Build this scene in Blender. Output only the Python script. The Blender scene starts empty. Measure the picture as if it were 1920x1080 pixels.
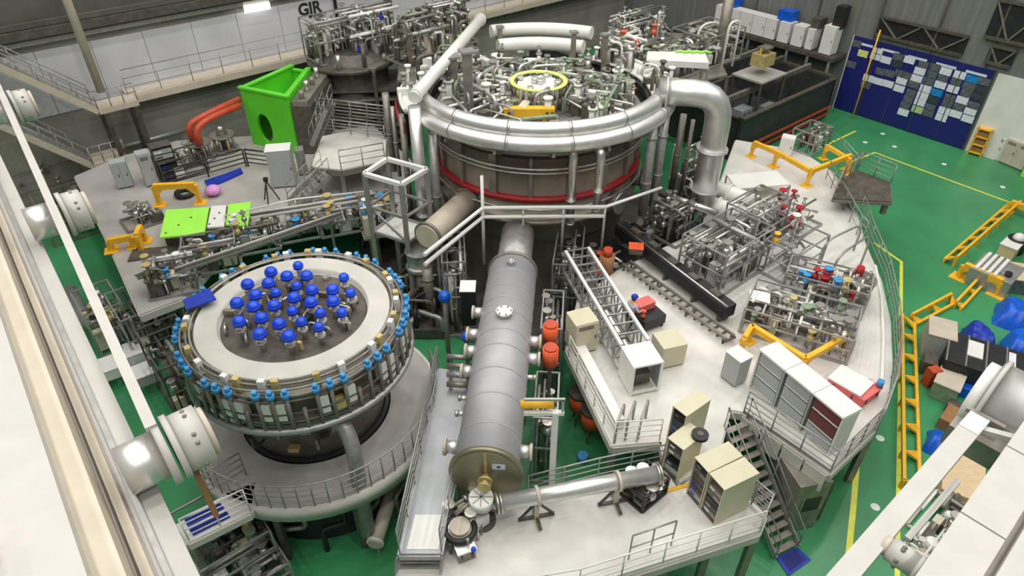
import bpy, math, random
from mathutils import Vector as V, Matrix
R = math.radians
PI = math.pi
C = bpy.context.scene.collection
# ---------------------------------------------------------------- measuring: photo pixel (1920x1080) -> point of the hall at a known height / plane
F, CH, PT = 1280.0, 21.0, R(37.4)
cp, sp = math.cos(PT), math.sin(PT)
def ray(px, py):
    a, b = (px-960)/F, (540-py)/F
    return V((a, cp+b*sp, -sp+b*cp))
def G(px, py, z=0.0):
    d = ray(px, py); t = (z-CH)/d.z
    return V((d.x*t, d.y*t, z))
def PL(px, py, n, off):
    d = ray(px, py); t = off/(d.x*n[0]+d.y*n[1])
    return V((d.x*t, d.y*t, CH+d.z*t))
def top(base, py):
    d = ray(960, py)
    return CH+d.z/d.y*base.y
ZD = 3.1
def D(px, py, dz=0.0): return G(px, py, ZD+dz)
YAW = R(40)
AB, AA = V((math.cos(YAW), math.sin(YAW), 0)), V((-math.sin(YAW), math.cos(YAW), 0))   # the two wall directions
WB, WA = 51.6, 45.0                                                                     # wall offsets along them
def WL(px, py, off=0): return PL(px, py, AA, WA-off)
def WR(px, py, off=0): return PL(px, py, AB, WB-off)
UP = V((0, 0, 1))
# ---------------------------------------------------------------- materials
def lin(c):
    c /= 255.0
    return c/12.92 if c <= 0.04045 else ((c+0.055)/1.055)**2.4
def mat(name, rgb, rough=.5, metal=0., var=.12, scale=2., bump=0., emit=0., alpha=1., stretch=None):
    m = bpy.data.materials.new(name); m.use_nodes = True
    nt = m.node_tree; b = nt.nodes['Principled BSDF']
    col = tuple(lin(x) for x in rgb)
    b.inputs['Roughness'].default_value = rough
    b.inputs['Metallic'].default_value = metal
    tc = nt.nodes.new('ShaderNodeTexCoord'); mp = nt.nodes.new('ShaderNodeMapping')
    nt.links.new(tc.outputs['Object'], mp.inputs['Vector'])
    if stretch: mp.inputs['Scale'].default_value = stretch
    nz = nt.nodes.new('ShaderNodeTexNoise'); nz.inputs['Scale'].default_value = scale; nz.inputs['Detail'].default_value = 5
    nt.links.new(mp.outputs['Vector'], nz.inputs['Vector'])
    cr = nt.nodes.new('ShaderNodeValToRGB')
    cr.color_ramp.elements[0].position, cr.color_ramp.elements[1].position = .3, .72
    cr.color_ramp.elements[0].color = tuple(x*(1-var) for x in col)+(1,)
    cr.color_ramp.elements[1].color = tuple(min(1, x*(1+var)) for x in col)+(1,)
    nt.links.new(nz.outputs['Fac'], cr.inputs['Fac'])
    nt.links.new(cr.outputs['Color'], b.inputs['Base Color'])
    if bump:
        bp = nt.nodes.new('ShaderNodeBump'); bp.inputs['Strength'].default_value = bump; bp.inputs['Distance'].default_value = .02
        nt.links.new(nz.outputs['Fac'], bp.inputs['Height']); nt.links.new(bp.outputs['Normal'], b.inputs['Normal'])
    if emit:
        b.inputs['Emission Color'].default_value = col+(1,); b.inputs['Emission Strength'].default_value = emit
    if alpha < 1: b.inputs['Alpha'].default_value = alpha
    return m
M = {}
M['floor'] = mat('green_epoxy', (62, 142, 92), .3, 0, .2, .22)
M['line'] = mat('yellow_line_paint', (225, 225, 80), .45, 0, .12, 3)
M['spot'] = mat('white_floor_stud', (225, 235, 225), .5)
M['conc'] = mat('concrete_wall', (150, 144, 136), .85, 0, .22, .5, .2, stretch=(1, 1, .35))
M['concd'] = mat('dark_concrete', (92, 88, 82), .9, 0, .25, .6, .2)
M['clad'] = mat('pale_wall_cladding', (205, 205, 210), .6, 0, .08, .5)
M['panelgrey'] = mat('grey_wall_panel', (116, 118, 114), .6, 0, .2, .8, 0, stretch=(6, 6, .3))
M['deck'] = mat('painted_deck_plate', (212, 209, 203), .42, 0, .13, .9)
M['deckg'] = mat('grey_deck_plate', (172, 168, 163), .5, 0, .14, .7)
M['lidp'] = mat('grey_white_lid', (196, 193, 186), .45, 0, .08, 1.2)
M['walk'] = mat('galvanised_walkway', (168, 171, 174), .4, .35, .12, 1.5)
M['fascia'] = mat('deck_edge_steel', (196, 193, 186), .5, 0, .12, .8)
M['steel'] = mat('brushed_stainless', (205, 202, 196), .3, .85, .10, 4)
M['silver'] = mat('aluminium_jacket', (222, 221, 218), .36, .75, .08, 3)
M['galv'] = mat('galvanised_steel', (168, 167, 164), .42, .55, .15, 5)
M['dull'] = mat('dull_steel', (148, 142, 133), .45, .55, .25, 2)
M['dark'] = mat('dark_steel', (96, 90, 83), .5, .3, .3, 3)
M['black'] = mat('black_painted_steel', (34, 35, 37), .5, 0, .3, 3)
M['tank'] = mat('grey_beam_tank', (168, 169, 172), .5, .2, .07, 2)
M['end'] = mat('tank_end_plate', (150, 143, 120), .4, .6, .15, 1)
M['white'] = mat('white_paint', (228, 227, 222), .4, 0, .05, 1)
M['wgird'] = mat('white_girder_paint', (186, 183, 178), .45, 0, .05, 3, .05)
M['cream'] = mat('cream_paint', (196, 186, 168), .5, 0, .08, 2)
M['beige'] = mat('beige_cabinet_paint', (206, 200, 172), .5, 0, .06, 1)
M['greycab'] = mat('grey_cabinet_paint', (168, 174, 172), .5, 0, .06, 1)
M['yellow'] = mat('yellow_paint', (240, 184, 48), .45, 0, .12, 3)
M['lime'] = mat('lime_green_panel', (163, 240, 84), .5, 0, .06, 1)
M['green'] = mat('bright_green_paint', (92, 206, 44), .45, 0, .08, 1)
M['blue'] = mat('blue_dome_paint', (26, 74, 214), .3, 0, .15, 6)
M['valve'] = mat('light_blue_valve', (72, 150, 205), .4, .1, .2, 6)
M['tarp'] = mat('blue_tarpaulin', (16, 92, 205), .3, 0, .25, 3, .6)
M['bmat'] = mat('blue_plastic_mat', (22, 52, 165), .45, 0, .2, 6)
M['navy'] = mat('navy_board', (20, 26, 108), .6, 0, .1, 1)
M['red'] = mat('red_paint', (168, 36, 42), .45, 0, .15, 3)
M['pink'] = mat('faded_red_crate', (226, 110, 104), .5, 0, .1, 3)
M['maroon'] = mat('maroon_shelf_panel', (112, 56, 60), .6, 0, .1, 2)
M['orange'] = mat('orange_paint', (228, 96, 52), .45, 0, .12, 3)
M['rust'] = mat('red_orange_hose', (188, 74, 44), .5, 0, .2, 3)
M['brown'] = mat('brown_cardboard', (150, 110, 72), .8, 0, .15, 4)
M['wood'] = mat('pale_plywood', (214, 190, 152), .7, 0, .12, 3, 0, stretch=(1, 8, 1))
M['poster'] = mat('white_paper', (222, 226, 236), .6, 0, .12, 6)
M['pgrey'] = mat('grey_print', (92, 98, 104), .6, 0, .4, 5)
M['pdark'] = mat('dark_print', (52, 62, 66), .6, 0, .5, 5)
M['pcyan'] = mat('cyan_print', (26, 130, 196), .6, 0, .3, 4)
M['pyel'] = mat('pale_yellow_print', (214, 222, 130), .6, 0, .2, 5)
M['pgreen'] = mat('pale_green_print', (176, 202, 140), .6, 0, .2, 5)
M['clamp'] = mat('ochre_fitting', (196, 178, 120), .5, .2, .2, 4)
M['pvcg'] = mat('green_cable', (134, 152, 124), .5, 0, .2, 5)
M['skin'] = mat('skin', (214, 168, 140), .6, 0, .05)
M['shirt'] = mat('pale_shirt', (188, 192, 216), .8, 0, .08, 8)
M['trous'] = mat('dark_trousers', (44, 48, 66), .8, 0, .1, 8)
M['glow'] = mat('lamp_diffuser', (255, 253, 248), .5, 0, 0, 1, 0, 6.0)
M['ink'] = mat('black_lettering', (42, 42, 44), .6)
M['pinkbag'] = mat('pink_plastic', (214, 150, 214), .5, 0, .15, 5)
M['glass'] = mat('clear_panel', (150, 160, 165), .15, 0, .1, 1)
# ---------------------------------------------------------------- mesh building
class MB:
    def __init__(s): s.v, s.f, s.s = [], [], []
    def add(s, vs, fs, sm=False):
        n = len(s.v); s.v += [tuple(v) for v in vs]
        s.f += [tuple(i+n for i in f) for f in fs]
        s.s += ([sm]*len(fs) if isinstance(sm, bool) else sm)
        return s
    def hexa(s, p):
        return s.add(p, [(3, 2, 1, 0), (4, 5, 6, 7), (0, 1, 5, 4), (1, 2, 6, 5), (2, 3, 7, 6), (3, 0, 4, 7)])
    def box(s, c, size, yaw=0., base=False):
        x, y, z = (k/2 for k in size); c = V(c)
        if base: c = c+V((0, 0, z))
        m = Matrix.Rotation(yaw, 3, 'Z')
        return s.hexa([c+m@V(p) for p in [(-x, -y, -z), (x, -y, -z), (x, y, -z), (-x, y, -z), (-x, -y, z), (x, -y, z), (x, y, z), (-x, y, z)]])
    def obox(s, a, b, depth, z0, z1):                  # box over the base edge a-b, running depth to the left of a->b
        a, b = V((a.x, a.y, 0)), V((b.x, b.y, 0)); d = (b-a).normalized(); n = V((-d.y, d.x, 0))*depth
        q = [a, b, b+n, a+n]
        if depth < 0: q = [a+n, b+n, b, a]
        return s.hexa([V((p.x, p.y, z0)) for p in q]+[V((p.x, p.y, z1)) for p in q])
    def prism(s, pts, z0, z1):
        ar = sum(pts[i][0]*pts[(i+1) % len(pts)][1]-pts[(i+1) % len(pts)][0]*pts[i][1] for i in range(len(pts)))
        if ar < 0: pts = pts[::-1]
        n = len(pts)
        vs = [(p[0], p[1], z0) for p in pts]+[(p[0], p[1], z1) for p in pts]
        return s.add(vs, [tuple(range(n-1, -1, -1)), tuple(range(n, 2*n))]+[(i, (i+1) % n, n+(i+1) % n, n+i) for i in range(n)])
    def beam(s, p0, p1, w, h=None):
        h = h or w; p0, p1 = V(p0), V(p1); d = (p1-p0).normalized()
        r = d.cross(UP)
        r = V((1, 0, 0)) if r.length < 1e-4 else r.normalized()
        u = r.cross(d)
        q = [-r*w/2-u*h/2, r*w/2-u*h/2, r*w/2+u*h/2, -r*w/2+u*h/2]
        return s.hexa([p0+k for k in q]+[p1+k for k in q]) if True else s
    def tube(s, pts, r, n=10, closed=False):
        pts = [V(p) for p in pts]; m = len(pts); rings = []; u = None
        for i, p in enumerate(pts):
            a = pts[i-1] if (i > 0 or closed) else p
            b = pts[(i+1) % m] if (i < m-1 or closed) else p
            t = (b-a)
            if t.length < 1e-9: t = UP
            t = t.normalized()
            if u is None: u = t.cross(UP if abs(t.z) < .95 else V((1, 0, 0)))
            u = (u-t*u.dot(t)).normalized(); w = t.cross(u)
            rr = r[i] if isinstance(r, (list, tuple)) else r
            rings.append([p+(u*math.cos(2*PI*k/n)+w*math.sin(2*PI*k/n))*rr for k in range(n)])
        vs = [v for g in rings for v in g]; fs = []
        for i in range(m if closed else m-1):
            j = (i+1) % m
            for k in range(n): fs.append((i*n+k, i*n+(k+1) % n, j*n+(k+1) % n, j*n+k))
        sm = [True]*len(fs)
        if not closed:
            fs += [tuple(range(n-1, -1, -1)), tuple((m-1)*n+k for k in range(n))]; sm += [False, False]
        return s.add(vs, fs, sm)
    def cyl(s, p0, p1, r0, r1=None, n=20):
        p0, p1 = V(p0), V(p1); d = (p1-p0).normalized()
        u = d.cross(UP if abs(d.z) < .95 else V((1, 0, 0))).normalized(); w = d.cross(u); r1 = r0 if r1 is None else r1
        vs = [p0+(u*math.cos(2*PI*k/n)+w*math.sin(2*PI*k/n))*r0 for k in range(n)]+[p1+(u*math.cos(2*PI*k/n)+w*math.sin(2*PI*k/n))*r1 for k in range(n)]
        fs = [(k, (k+1) % n, n+(k+1) % n, n+k) for k in range(n)]+[tuple(range(n-1, -1, -1)), tuple(range(n, 2*n))]
        return s.add(vs, fs, [True]*n+[False, False])
    def lathe(s, prof, c, n=48, a0=0., a1=2*PI, smooth=False):   # prof: (r, z) pairs from the bottom of the outside up and over
        c = V(c); full = abs(a1-a0-2*PI) < 1e-6; k = n if full else n+1; m = len(prof)
        vs = [c+V((r*math.cos(a0+(a1-a0)*i/n), r*math.sin(a0+(a1-a0)*i/n), z)) for i in range(k) for r, z in prof]
        fs = [(i*m+j, ((i+1) % k)*m+j, ((i+1) % k)*m+j+1, i*m+j+1) for i in range(n) for j in range(m-1)]
        sm = [True if smooth else abs(prof[j][0]-prof[j+1][0]) < .6*abs(prof[j][1]-prof[j+1][1]) for i in range(n) for j in range(m-1)]
        return s.add(vs, fs, sm)
    def ball(s, c, r, n=12, half=False, sz=1.):
        pr = [(max(1e-4, r*math.cos(t)), r*sz*math.sin(t)) for t in [(-PI/2 if not half else 0)+(PI if not half else PI/2)*i/(n//2) for i in range(n//2+1)]]
        return s.lathe(pr, c, n, smooth=True)
    def disc(s, p, nrm, r, th=.02, n=20): return s.cyl(p, V(p)+V(nrm).normalized()*th, r, r, n)
    def build(s, name, m, parent=None, local=False, bevel=0.):
        me = bpy.data.meshes.new(name)
        vs = s.v
        if parent is not None and not local:
            iv = MW[parent.name].inverted(); vs = [tuple(iv@V(v)) for v in vs]
        me.from_pydata(vs, [], s.f); me.polygons.foreach_set('use_smooth', s.s)
        me.materials.append(M[m] if isinstance(m, str) else m); me.update()
        o = bpy.data.objects.new(name, me); C.objects.link(o)
        if parent is not None:
            o.parent = parent; MW[o.name] = MW[parent.name]
        else: MW[o.name] = Matrix()
        if bevel:
            b = o.modifiers.new('bevel', 'BEVEL'); b.width = bevel; b.segments = 2; b.limit_method = 'ANGLE'
        return o
MW = {}
SEEN = {}
def tag(o, label, cat, group=None, kind=None):
    if label:
        o['label'] = label; SEEN.setdefault(label, []).append(o.name)
    if cat: o['category'] = cat
    if group: o['group'] = group
    if kind: o['kind'] = kind
    return o
def T(name, label, cat, loc=(0, 0, 0), rz=0., group=None, kind=None):
    o = bpy.data.objects.new(name, None); C.objects.link(o); o.empty_display_size = .2
    o.location = loc; o.rotation_euler = (0, 0, rz)
    MW[o.name] = Matrix.Translation(V(loc))@Matrix.Rotation(rz, 4, 'Z')
    return tag(o, label, cat, group, kind)
def solo(mb, name, m, label, cat, group=None, kind=None, bevel=0.):
    xs, ys, zs = zip(*mb.v); c = V(((min(xs)+max(xs))/2, (min(ys)+max(ys))/2, min(zs)))
    mb.v = [tuple(V(v)-c) for v in mb.v]
    o = mb.build(name, m, bevel=bevel); o.location = c; MW[o.name] = Matrix.Translation(c)
    return tag(o, label, cat, group, kind)
def copy_tree(o, parent=None):
    c = o.copy(); C.objects.link(c)
    if parent: c.parent = parent
    for ch in list(o.children): copy_tree(ch, c)
    return c
def bend(pts, rad=.4, n=5):                              # rounded corners on a polyline
    pts = [V(p) for p in pts]; out = [pts[0]]
    for i in range(1, len(pts)-1):
        a, b, c = pts[i-1], pts[i], pts[i+1]
        r = min(rad, (a-b).length*.48, (c-b).length*.48)
        p, q = b+(a-b).normalized()*r, b+(c-b).normalized()*r
        out += [p*(1-t)**2+b*2*t*(1-t)+q*t*t for t in [k/n for k in range(n+1)]]
    return out+[pts[-1]]
def lerp(a, b, t): return a+(b-a)*t
def resample(pts, step):
    pts = [V(p) for p in pts]; out = [pts[0]]
    for a, b in zip(pts, pts[1:]):
        k = max(1, round((b-a).length/step)); out += [lerp(a, b, (i+1)/k) for i in range(k)]
    return out
# ---------------------------------------------------------------- recurring kinds
def railing(pts, label, h=1.05, step=1.3, mids=2, m='galv', r=.028, name='railing', toe=False, group=None):
    pts = [V(p) for p in pts]
    t = T(name, label, 'railing', pts[0], group=group)
    hv = V((0, 0, h))
    MB().tube([p+hv for p in pts], r, 6).build('top_rail', m, t)
    for k in range(mids):
        z = V((0, 0, h*(k+1)/(mids+1))); MB().tube([p+z for p in pts], r*.75, 5).build('mid_rail', m, t)
    for p in resample(pts, step): MB().tube([p, p+hv], r*.9, 6).build('post', m, t)
    if toe:
        mb = MB()
        for a, b in zip(pts, pts[1:]): mb.beam(a+V((0, 0, .07)), b+V((0, 0, .07)), .02, .13)
        mb.build('toe_board', m, t)
    return t
def stair(p0, p1, w, n, label, rails=True, m='galv', sm='galv'):            # p0 top centre, p1 foot centre
    p0, p1 = V(p0), V(p1); t = T('staircase', label, 'stairs', p1)
    d = V((p1.x-p0.x, p1.y-p0.y, 0)).normalized(); s = V((-d.y, d.x, 0))*w/2
    for k in (-1, 1): MB().beam(p0+s*k, p1+s*k+V((0, 0, .08)), .06, .24).build('stringer', m, t)
    run = V((p1.x-p0.x, p1.y-p0.y, 0)).length/n
    yaw = math.atan2(d.y, d.x)
    for i in range(n):
        q = lerp(p0, p1, (i+.5)/n); MB().box(q, (run*.8, w-.1, .05), yaw).build('step', sm, t)
    if rails:
        for k in (-1, 1):
            a, b = p0+s*k, p1+s*k; hv = V((0, 0, 1.0))
            MB().tube([a, a+hv, b+hv, b+V((0, 0, .1))], .028, 6).build('handrail', m, t)
            MB().tube([a+hv*.5, b+hv*.5], .02, 5).build('mid_rail', m, t)
            for j in range(1, 4): MB().tube([lerp(a, b, j/4), lerp(a, b, j/4)+hv], .022, 5).build('post', m, t)
    return t
def pipe(pts, r, label, m='silver', rad=None, flanges=(), name='pipe', fm=None, n=16, group=None, legs=None):
    pts = [V(p) for p in pts]
    low = min(pts, key=lambda p: p.z); t = T(name, label, 'pipe', low, group=group)
    path = bend(pts, rad if rad is not None else r*2.2)
    MB().tube(path, r, n).build('run', m, t)
    for i, f in flanges:                                  # (segment, fraction)
        a, b = pts[i], pts[i+1]; p = lerp(a, b, f); d = (b-a).normalized()
        MB().cyl(p-d*.05, p+d*.05, r*1.22, None, n).build('flange', fm or m, t)
    for x, z in (legs or []):
        p = lerp(pts[0], pts[-1], x); MB().beam(V((p.x, p.y, z)), p, .12).build('support', 'galv', t)
    return t
def cabinet(a, b, depth, h, label, m='beige', z=ZD, doors=1, front=True, vent=True, cat='cabinet', name='cabinet', topm=None, group=None):
    a, b = V(a), V(b); t = T(name, label, cat, V((a.x, a.y, z)), group=group)
    d = (b-a).normalized(); nrm = V((d.y, -d.x, 0)); L = (b-a).length
    MB().obox(a, b, depth, z+.06, z+h).build('body', m, t, bevel=.015)
    MB().obox(a+d*.03+(-nrm)*.03, b-d*.03+(-nrm)*.03, depth-.06, z+.003, z+.06).build('plinth', 'dark', t)
    if front:
        for k in range(doors):
            p, q = a+d*(L*k/doors+.03), a+d*(L*(k+1)/doors-.03)
            dr = MB().obox(p+nrm*.025, q+nrm*.025, .025, z+.1, z+h-.06).build('door', m, t)
            hp = q-d*.08+nrm*.04
            MB().box(V((hp.x, hp.y, z+h*.52)), (.03, .03, .16), math.atan2(d.y, d.x)).build('handle', 'black', dr)
            if vent:
                v = MB()
                for i in range(5): v.obox(p+d*.1+nrm*.032, p+d*(L/doors*.75)+nrm*.032, .01, z+h*.8+i*.04, z+h*.8+.018+i*.04)
                v.build('vent', 'dark', dr)
    if topm: MB().obox(a-d*.02+nrm*.02, b+d*.02+nrm*.02, depth+.04, z+h, z+h+.03).build('top_cover', topm, t)
    return t
def openrack(a, b, depth, h, label, m='beige', z=ZD, units=5, cat='cabinet', seed=1, group=None):     # open face on a-b
    a, b = V(a), V(b); t = T('equipment_rack', label, cat, V((a.x, a.y, z)), group=group)
    rnd = random.Random(seed)
    d = (b-a).normalized(); n = V((-d.y, d.x, 0)); L = (b-a).length
    MB().obox(a+n*(depth-.03), b+n*(depth-.03), .03, z+.003, z+h).build('back_panel', m, t)
    for p in (a, b-d*.03): MB().obox(p, p+d*.03, depth-.032, z+.003, z+h).build('side_panel', m, t)
    MB().obox(a-d*.012-n*.012, b+d*.012-n*.012, depth+.024, z+h, z+h+.04).build('top_panel', m, t, bevel=.01)
    MB().obox(a+d*.035+n*.02, b-d*.035+n*.02, depth-.06, z+.01, z+.09).build('base_panel', 'dark', t)
    zz = z+.13
    for k in range(units):
        uh = (h-.2)/units
        if rnd.random() < .85:
            u = MB().obox(a+d*.05+n*.05, b-d*.05+n*.05, depth*.7, zz, zz+uh*.72).build('equipment_unit', rnd.choice(['dark', 'black', 'greycab', 'dull']), t)
            MB().obox(a+d*.1+n*.04, a+d*(L*.45)+n*.04, .01, zz+uh*.2, zz+uh*.5).build('front_panel', rnd.choice(['galv', 'poster', 'bmat', 'dark']), u)
        zz += uh
    return t
def frame_yellow(pts, label, h, z=ZD, w=.16, leg=None, m='yellow', cat='lifting frame', tri=True, name='lifting_frame'):
    """beam on gusseted legs; pts = plan points of the beam line, legs at each point"""
    pts = [V((p.x, p.y, z)) for p in pts]; t = T(name, label, cat, pts[0])
    hv = V((0, 0, h))
    for a, b in zip(pts, pts[1:]): MB().beam(a+hv, b+hv, w, w*1.25).build('beam', m, t, bevel=.015)
    for i, p in enumerate(pts):
        q = pts[i+1] if i < len(pts)-1 else pts[i-1]
        d = (q-p).normalized(); s = V((-d.y, d.x, 0))
        MB().beam(p+V((0, 0, .02)), p+hv, w*.85).build('leg', m, t)
        MB().box(p+V((0, 0, .015)), (w*2.6, w*2.6, .03), math.atan2(d.y, d.x)).build('foot_plate', m, t)
        if tri:
            g = MB()
            for k in (-1, 1):
                o = s*k*w*.45
                g.add([p+hv*.98+o, p+hv*.98+d*h*.55+o, p+hv*.42+o, p+hv*.98+o*.5, p+hv*.98+d*h*.55+o*.5, p+hv*.42+o*.5],
                      [(0, 1, 2), (5, 4, 3), (0, 3, 4, 1), (1, 4, 5, 2), (2, 5, 3, 0)])
            g.build('gusset', m, t)
    return t
def valve(mb, p, s=.12, wheel=True):
    p = V(p); mb.ball(p, s, 8); mb.cyl(p, p+V((0, 0, s*2.2)), s*.45, s*.3, 8)
    if wheel: mb.cyl(p+V((0, 0, s*2.2)), p+V((0, 0, s*2.5)), s*1.05, None, 10)
    return mb
def skid(c, w, d, h, label, yaw=YAW, seed=1, z=ZD, mats=('steel', 'galv', 'dull'), npipe=8, nvalve=5, nbox=2, ntank=1, vm='steel', frame=True, name='valve_skid', cat='machine', hues=(), fm='galv', r=.05):
    """a frame of pipework: base frame, posts, pipe runs, valves, small vessels and boxes, each a part"""
    c = V(c); t = T(name, label, cat, V((c.x, c.y, z)), yaw); rnd = random.Random(seed)
    L = True
    b = MB()
    for sx in (-1, 1): b.beam((sx*w/2, -d/2, .06), (sx*w/2, d/2, .06), .1)
    for sy in (-1, 1): b.beam((-w/2, sy*d/2, .06), (w/2, sy*d/2, .06), .1)
    b.build('base_frame', fm, t, L)
    if frame:
        for sx in (-1, 1):
            for sy in (-1, 1): MB().beam((sx*w/2, sy*d/2, .1), (sx*w/2, sy*d/2, h), .07).build('post', fm, t, L)
        for zz in (h, h*.55):
            b = MB()
            for sx in (-1, 1): b.beam((sx*w/2, -d/2, zz), (sx*w/2, d/2, zz), .06)
            for sy in (-1, 1): b.beam((-w/2, sy*d/2, zz), (w/2, sy*d/2, zz), .06)
            b.build('cross_member', fm, t, L)
    X = lambda k=.46: rnd.uniform(-w*k, w*k)
    Y = lambda k=.46: rnd.uniform(-d*k, d*k)
    for i in range(npipe):
        rr = r*rnd.uniform(.7, 1.6); x, y, z1 = X(), Y(), rnd.uniform(h*.4, h*1.0)
        k = rnd.random()
        if k < .4: pts = [(x, y, .1), (x, y, z1), (X(), y, z1)]
        elif k < .7: pts = [(x, y, .1), (x, y, z1), (x, Y(), z1), (x, Y(), z1*.6)]
        elif k < .85: pts = [(-w*.5, y, z1), (w*.5, y, z1)]
        else: pts = [(x, -d*.5, z1), (x, d*.5, z1)]
        pm = rnd.choice(mats); po = MB().tube(bend(pts, rr*3, 4), rr, 8).build('pipe', pm, t, L)
        if rnd.random() < .55:
            a, e = V(pts[0]), V(pts[1]); q = lerp(a, e, rnd.uniform(.3, .9)); g = (e-a).normalized()
            MB().cyl(q-g*.04, q+g*.04, rr*2, None, 10).build('flange', rnd.choice(mats), po, L)
    for i in range(nvalve):
        p = V((X(), Y(), rnd.uniform(h*.5, h*.95)))
        m = rnd.choice(hues) if hues and rnd.random() < .7 else vm
        mb = MB(); mb.tube([(p.x, p.y, .1), p], r*.7, 6); v = mb.build('riser', rnd.choice(mats), t, L)
        valve(MB(), p, rnd.uniform(.1, .2)).build('valve', m, v, L)
    for i in range(nbox):
        q = rnd.uniform(.3, .6)
        MB().box((X(.35), Y(.35), .12), (q, q*rnd.uniform(.6, 1), rnd.uniform(.4, max(.5, h*.6))), base=True).build('junction_box', rnd.choice(['white', 'greycab', 'dark', 'beige']), t, L)
    for i in range(ntank):
        x, y, rr = X(.3), Y(.3), rnd.uniform(.14, .28)
        mb = MB(); mb.lathe([(1e-4, .15), (rr*.7, .18), (rr, .3), (rr, h*.7), (rr*.75, h*.7+.1), (1e-4, h*.7+.14)], (x, y, 0), 14)
        mb.build('vessel', rnd.choice(mats), t, L)
    return t
# ================================================================ camera, light
cam = bpy.data.cameras.new('camera'); co = bpy.data.objects.new('camera', cam); C.objects.link(co)
cam.sensor_width = 36; cam.lens = 24; cam.clip_end = 300; cam.clip_start = .05
co.location = (0, 0, CH); co.rotation_euler = (R(90)-PT, 0, 0)
S = bpy.context.scene; S.camera = co
S.view_settings.view_transform = 'Standard'; S.view_settings.look = 'None'; S.view_settings.gamma = 1; S.view_settings.exposure = EXPO if 'EXPO' in globals() else 0.0
S.view_settings.use_curve_mapping = False
w = bpy.data.worlds.new('world_fill'); S.world = w; w.use_nodes = True  # even fill added for the unbuilt ceiling and rear walls
w.node_tree.nodes['Background'].inputs[0].default_value = (1.0, .985, .96, 1); w.node_tree.nodes['Background'].inputs[1].default_value = .22
S.cycles.max_bounces = 6; S.cycles.diffuse_bounces = 3; S.cycles.glossy_bounces = 3
S.cycles.use_denoising = True
for i in range(6):
    for j in range(6):
        p = AB*(-18+i*12.5)+AA*(-12+j*10.5)
        l = bpy.data.lights.new('high_bay_lamp', 'AREA'); l.shape = 'RECTANGLE'; l.size, l.size_y = 2.6, 1.2
        l.energy = 920; l.color = (1, .975, .93)
        o = bpy.data.objects.new('high_bay_lamp', l); C.objects.link(o); o.location = (p.x, p.y, 38); o.rotation_euler = (0, 0, YAW)
# ================================================================ room shell
def ra(b, a, z=0): q = AB*b+AA*a; return V((q.x, q.y, z))
def struct(mb, name, m):
    o = mb.build(name, m); o['kind'] = 'structure'; return o
struct(MB().prism([ra(-26, -30), ra(WB+.5, -30), ra(WB+.5, WA+.5), ra(-26, WA+.5)], -.3, 0), 'floor', 'floor')
struct(MB().prism([ra(-26, WA), ra(WB+.5, WA), ra(WB+.5, WA+.5), ra(-26, WA+.5)], 0, 34), 'wall_left', 'conc')
struct(MB().prism([ra(WB, -30), ra(WB+.5, -30), ra(WB+.5, WA-.001), ra(WB, WA-.001)], 0, 34), 'wall_right', 'panelgrey')
zc0, zc1 = WL(420, 140).z, WL(300, 52).z
mb = MB(); k = 0
for i in range(27):
    b0 = -24+i*2.8; mb.prism([ra(b0, WA-.06), ra(b0+2.77, WA-.06), ra(b0+2.77, WA-.002), ra(b0, WA-.002)], zc0, zc1)
struct(mb, 'trim_1', 'clad')                             # pale sheet cladding above the catwalk
# floor markings
def floorline(pts, w, label):
    mb = MB(); pts = [G(*p) for p in pts]
    for i, (a, b) in enumerate(zip(pts, pts[1:])):
        d = (b-a).normalized(); s = V((-d.y, d.x, 0))*w/2; e = d*w*.25
        mb.prism([(a-s-e)[:2], (b-s+e)[:2], (b+s+e)[:2], (a+s-e)[:2]], .001, .006+.002*i)
    return solo(mb, 'floor_line', 'line', label, 'floor marking', kind='thing')
floorline([(1590, 306), (1640, 286), (1780, 338), (1960, 404)], .14, 'yellow painted line on the green floor in front of the blue display board')
floorline([(1604, 246), (1540, 276)], .14, 'short yellow painted line beside the dark enclosure and the green floor edge')
floorline([(1640, 456), (1690, 491), (1689, 620), (1686, 800), (1683, 1010), (1682, 1100)], .16, 'long yellow line running past the yellow lattice barrier')
floorline([(1608, 858), (1600, 950), (1586, 1090)], .2, 'yellow line on the floor beside the grey column under the deck corner')
SP = [(1622, 267, 'near the short yellow line'), (1677, 275, 'between blue board and long line'), (1655, 251, 'close to the foot of the blue display board'),
      (1770, 308, 'below the blue board beyond the long line'), (1880, 351, 'close to the white cabinets on the right'), (1650, 822, 'beside the yellow lattice barrier'), (1641, 951, 'between the two yellow floor lines')]
for x, y, s in SP:
    p = G(x, y); solo(MB().cyl(p+V((0, 0, .001)), p+V((0, 0, .02)), .16, None, 14), 'floor_stud', 'spot', 'round white stud on the green floor, '+s, 'floor stud', 'white studs on the green floor')
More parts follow.
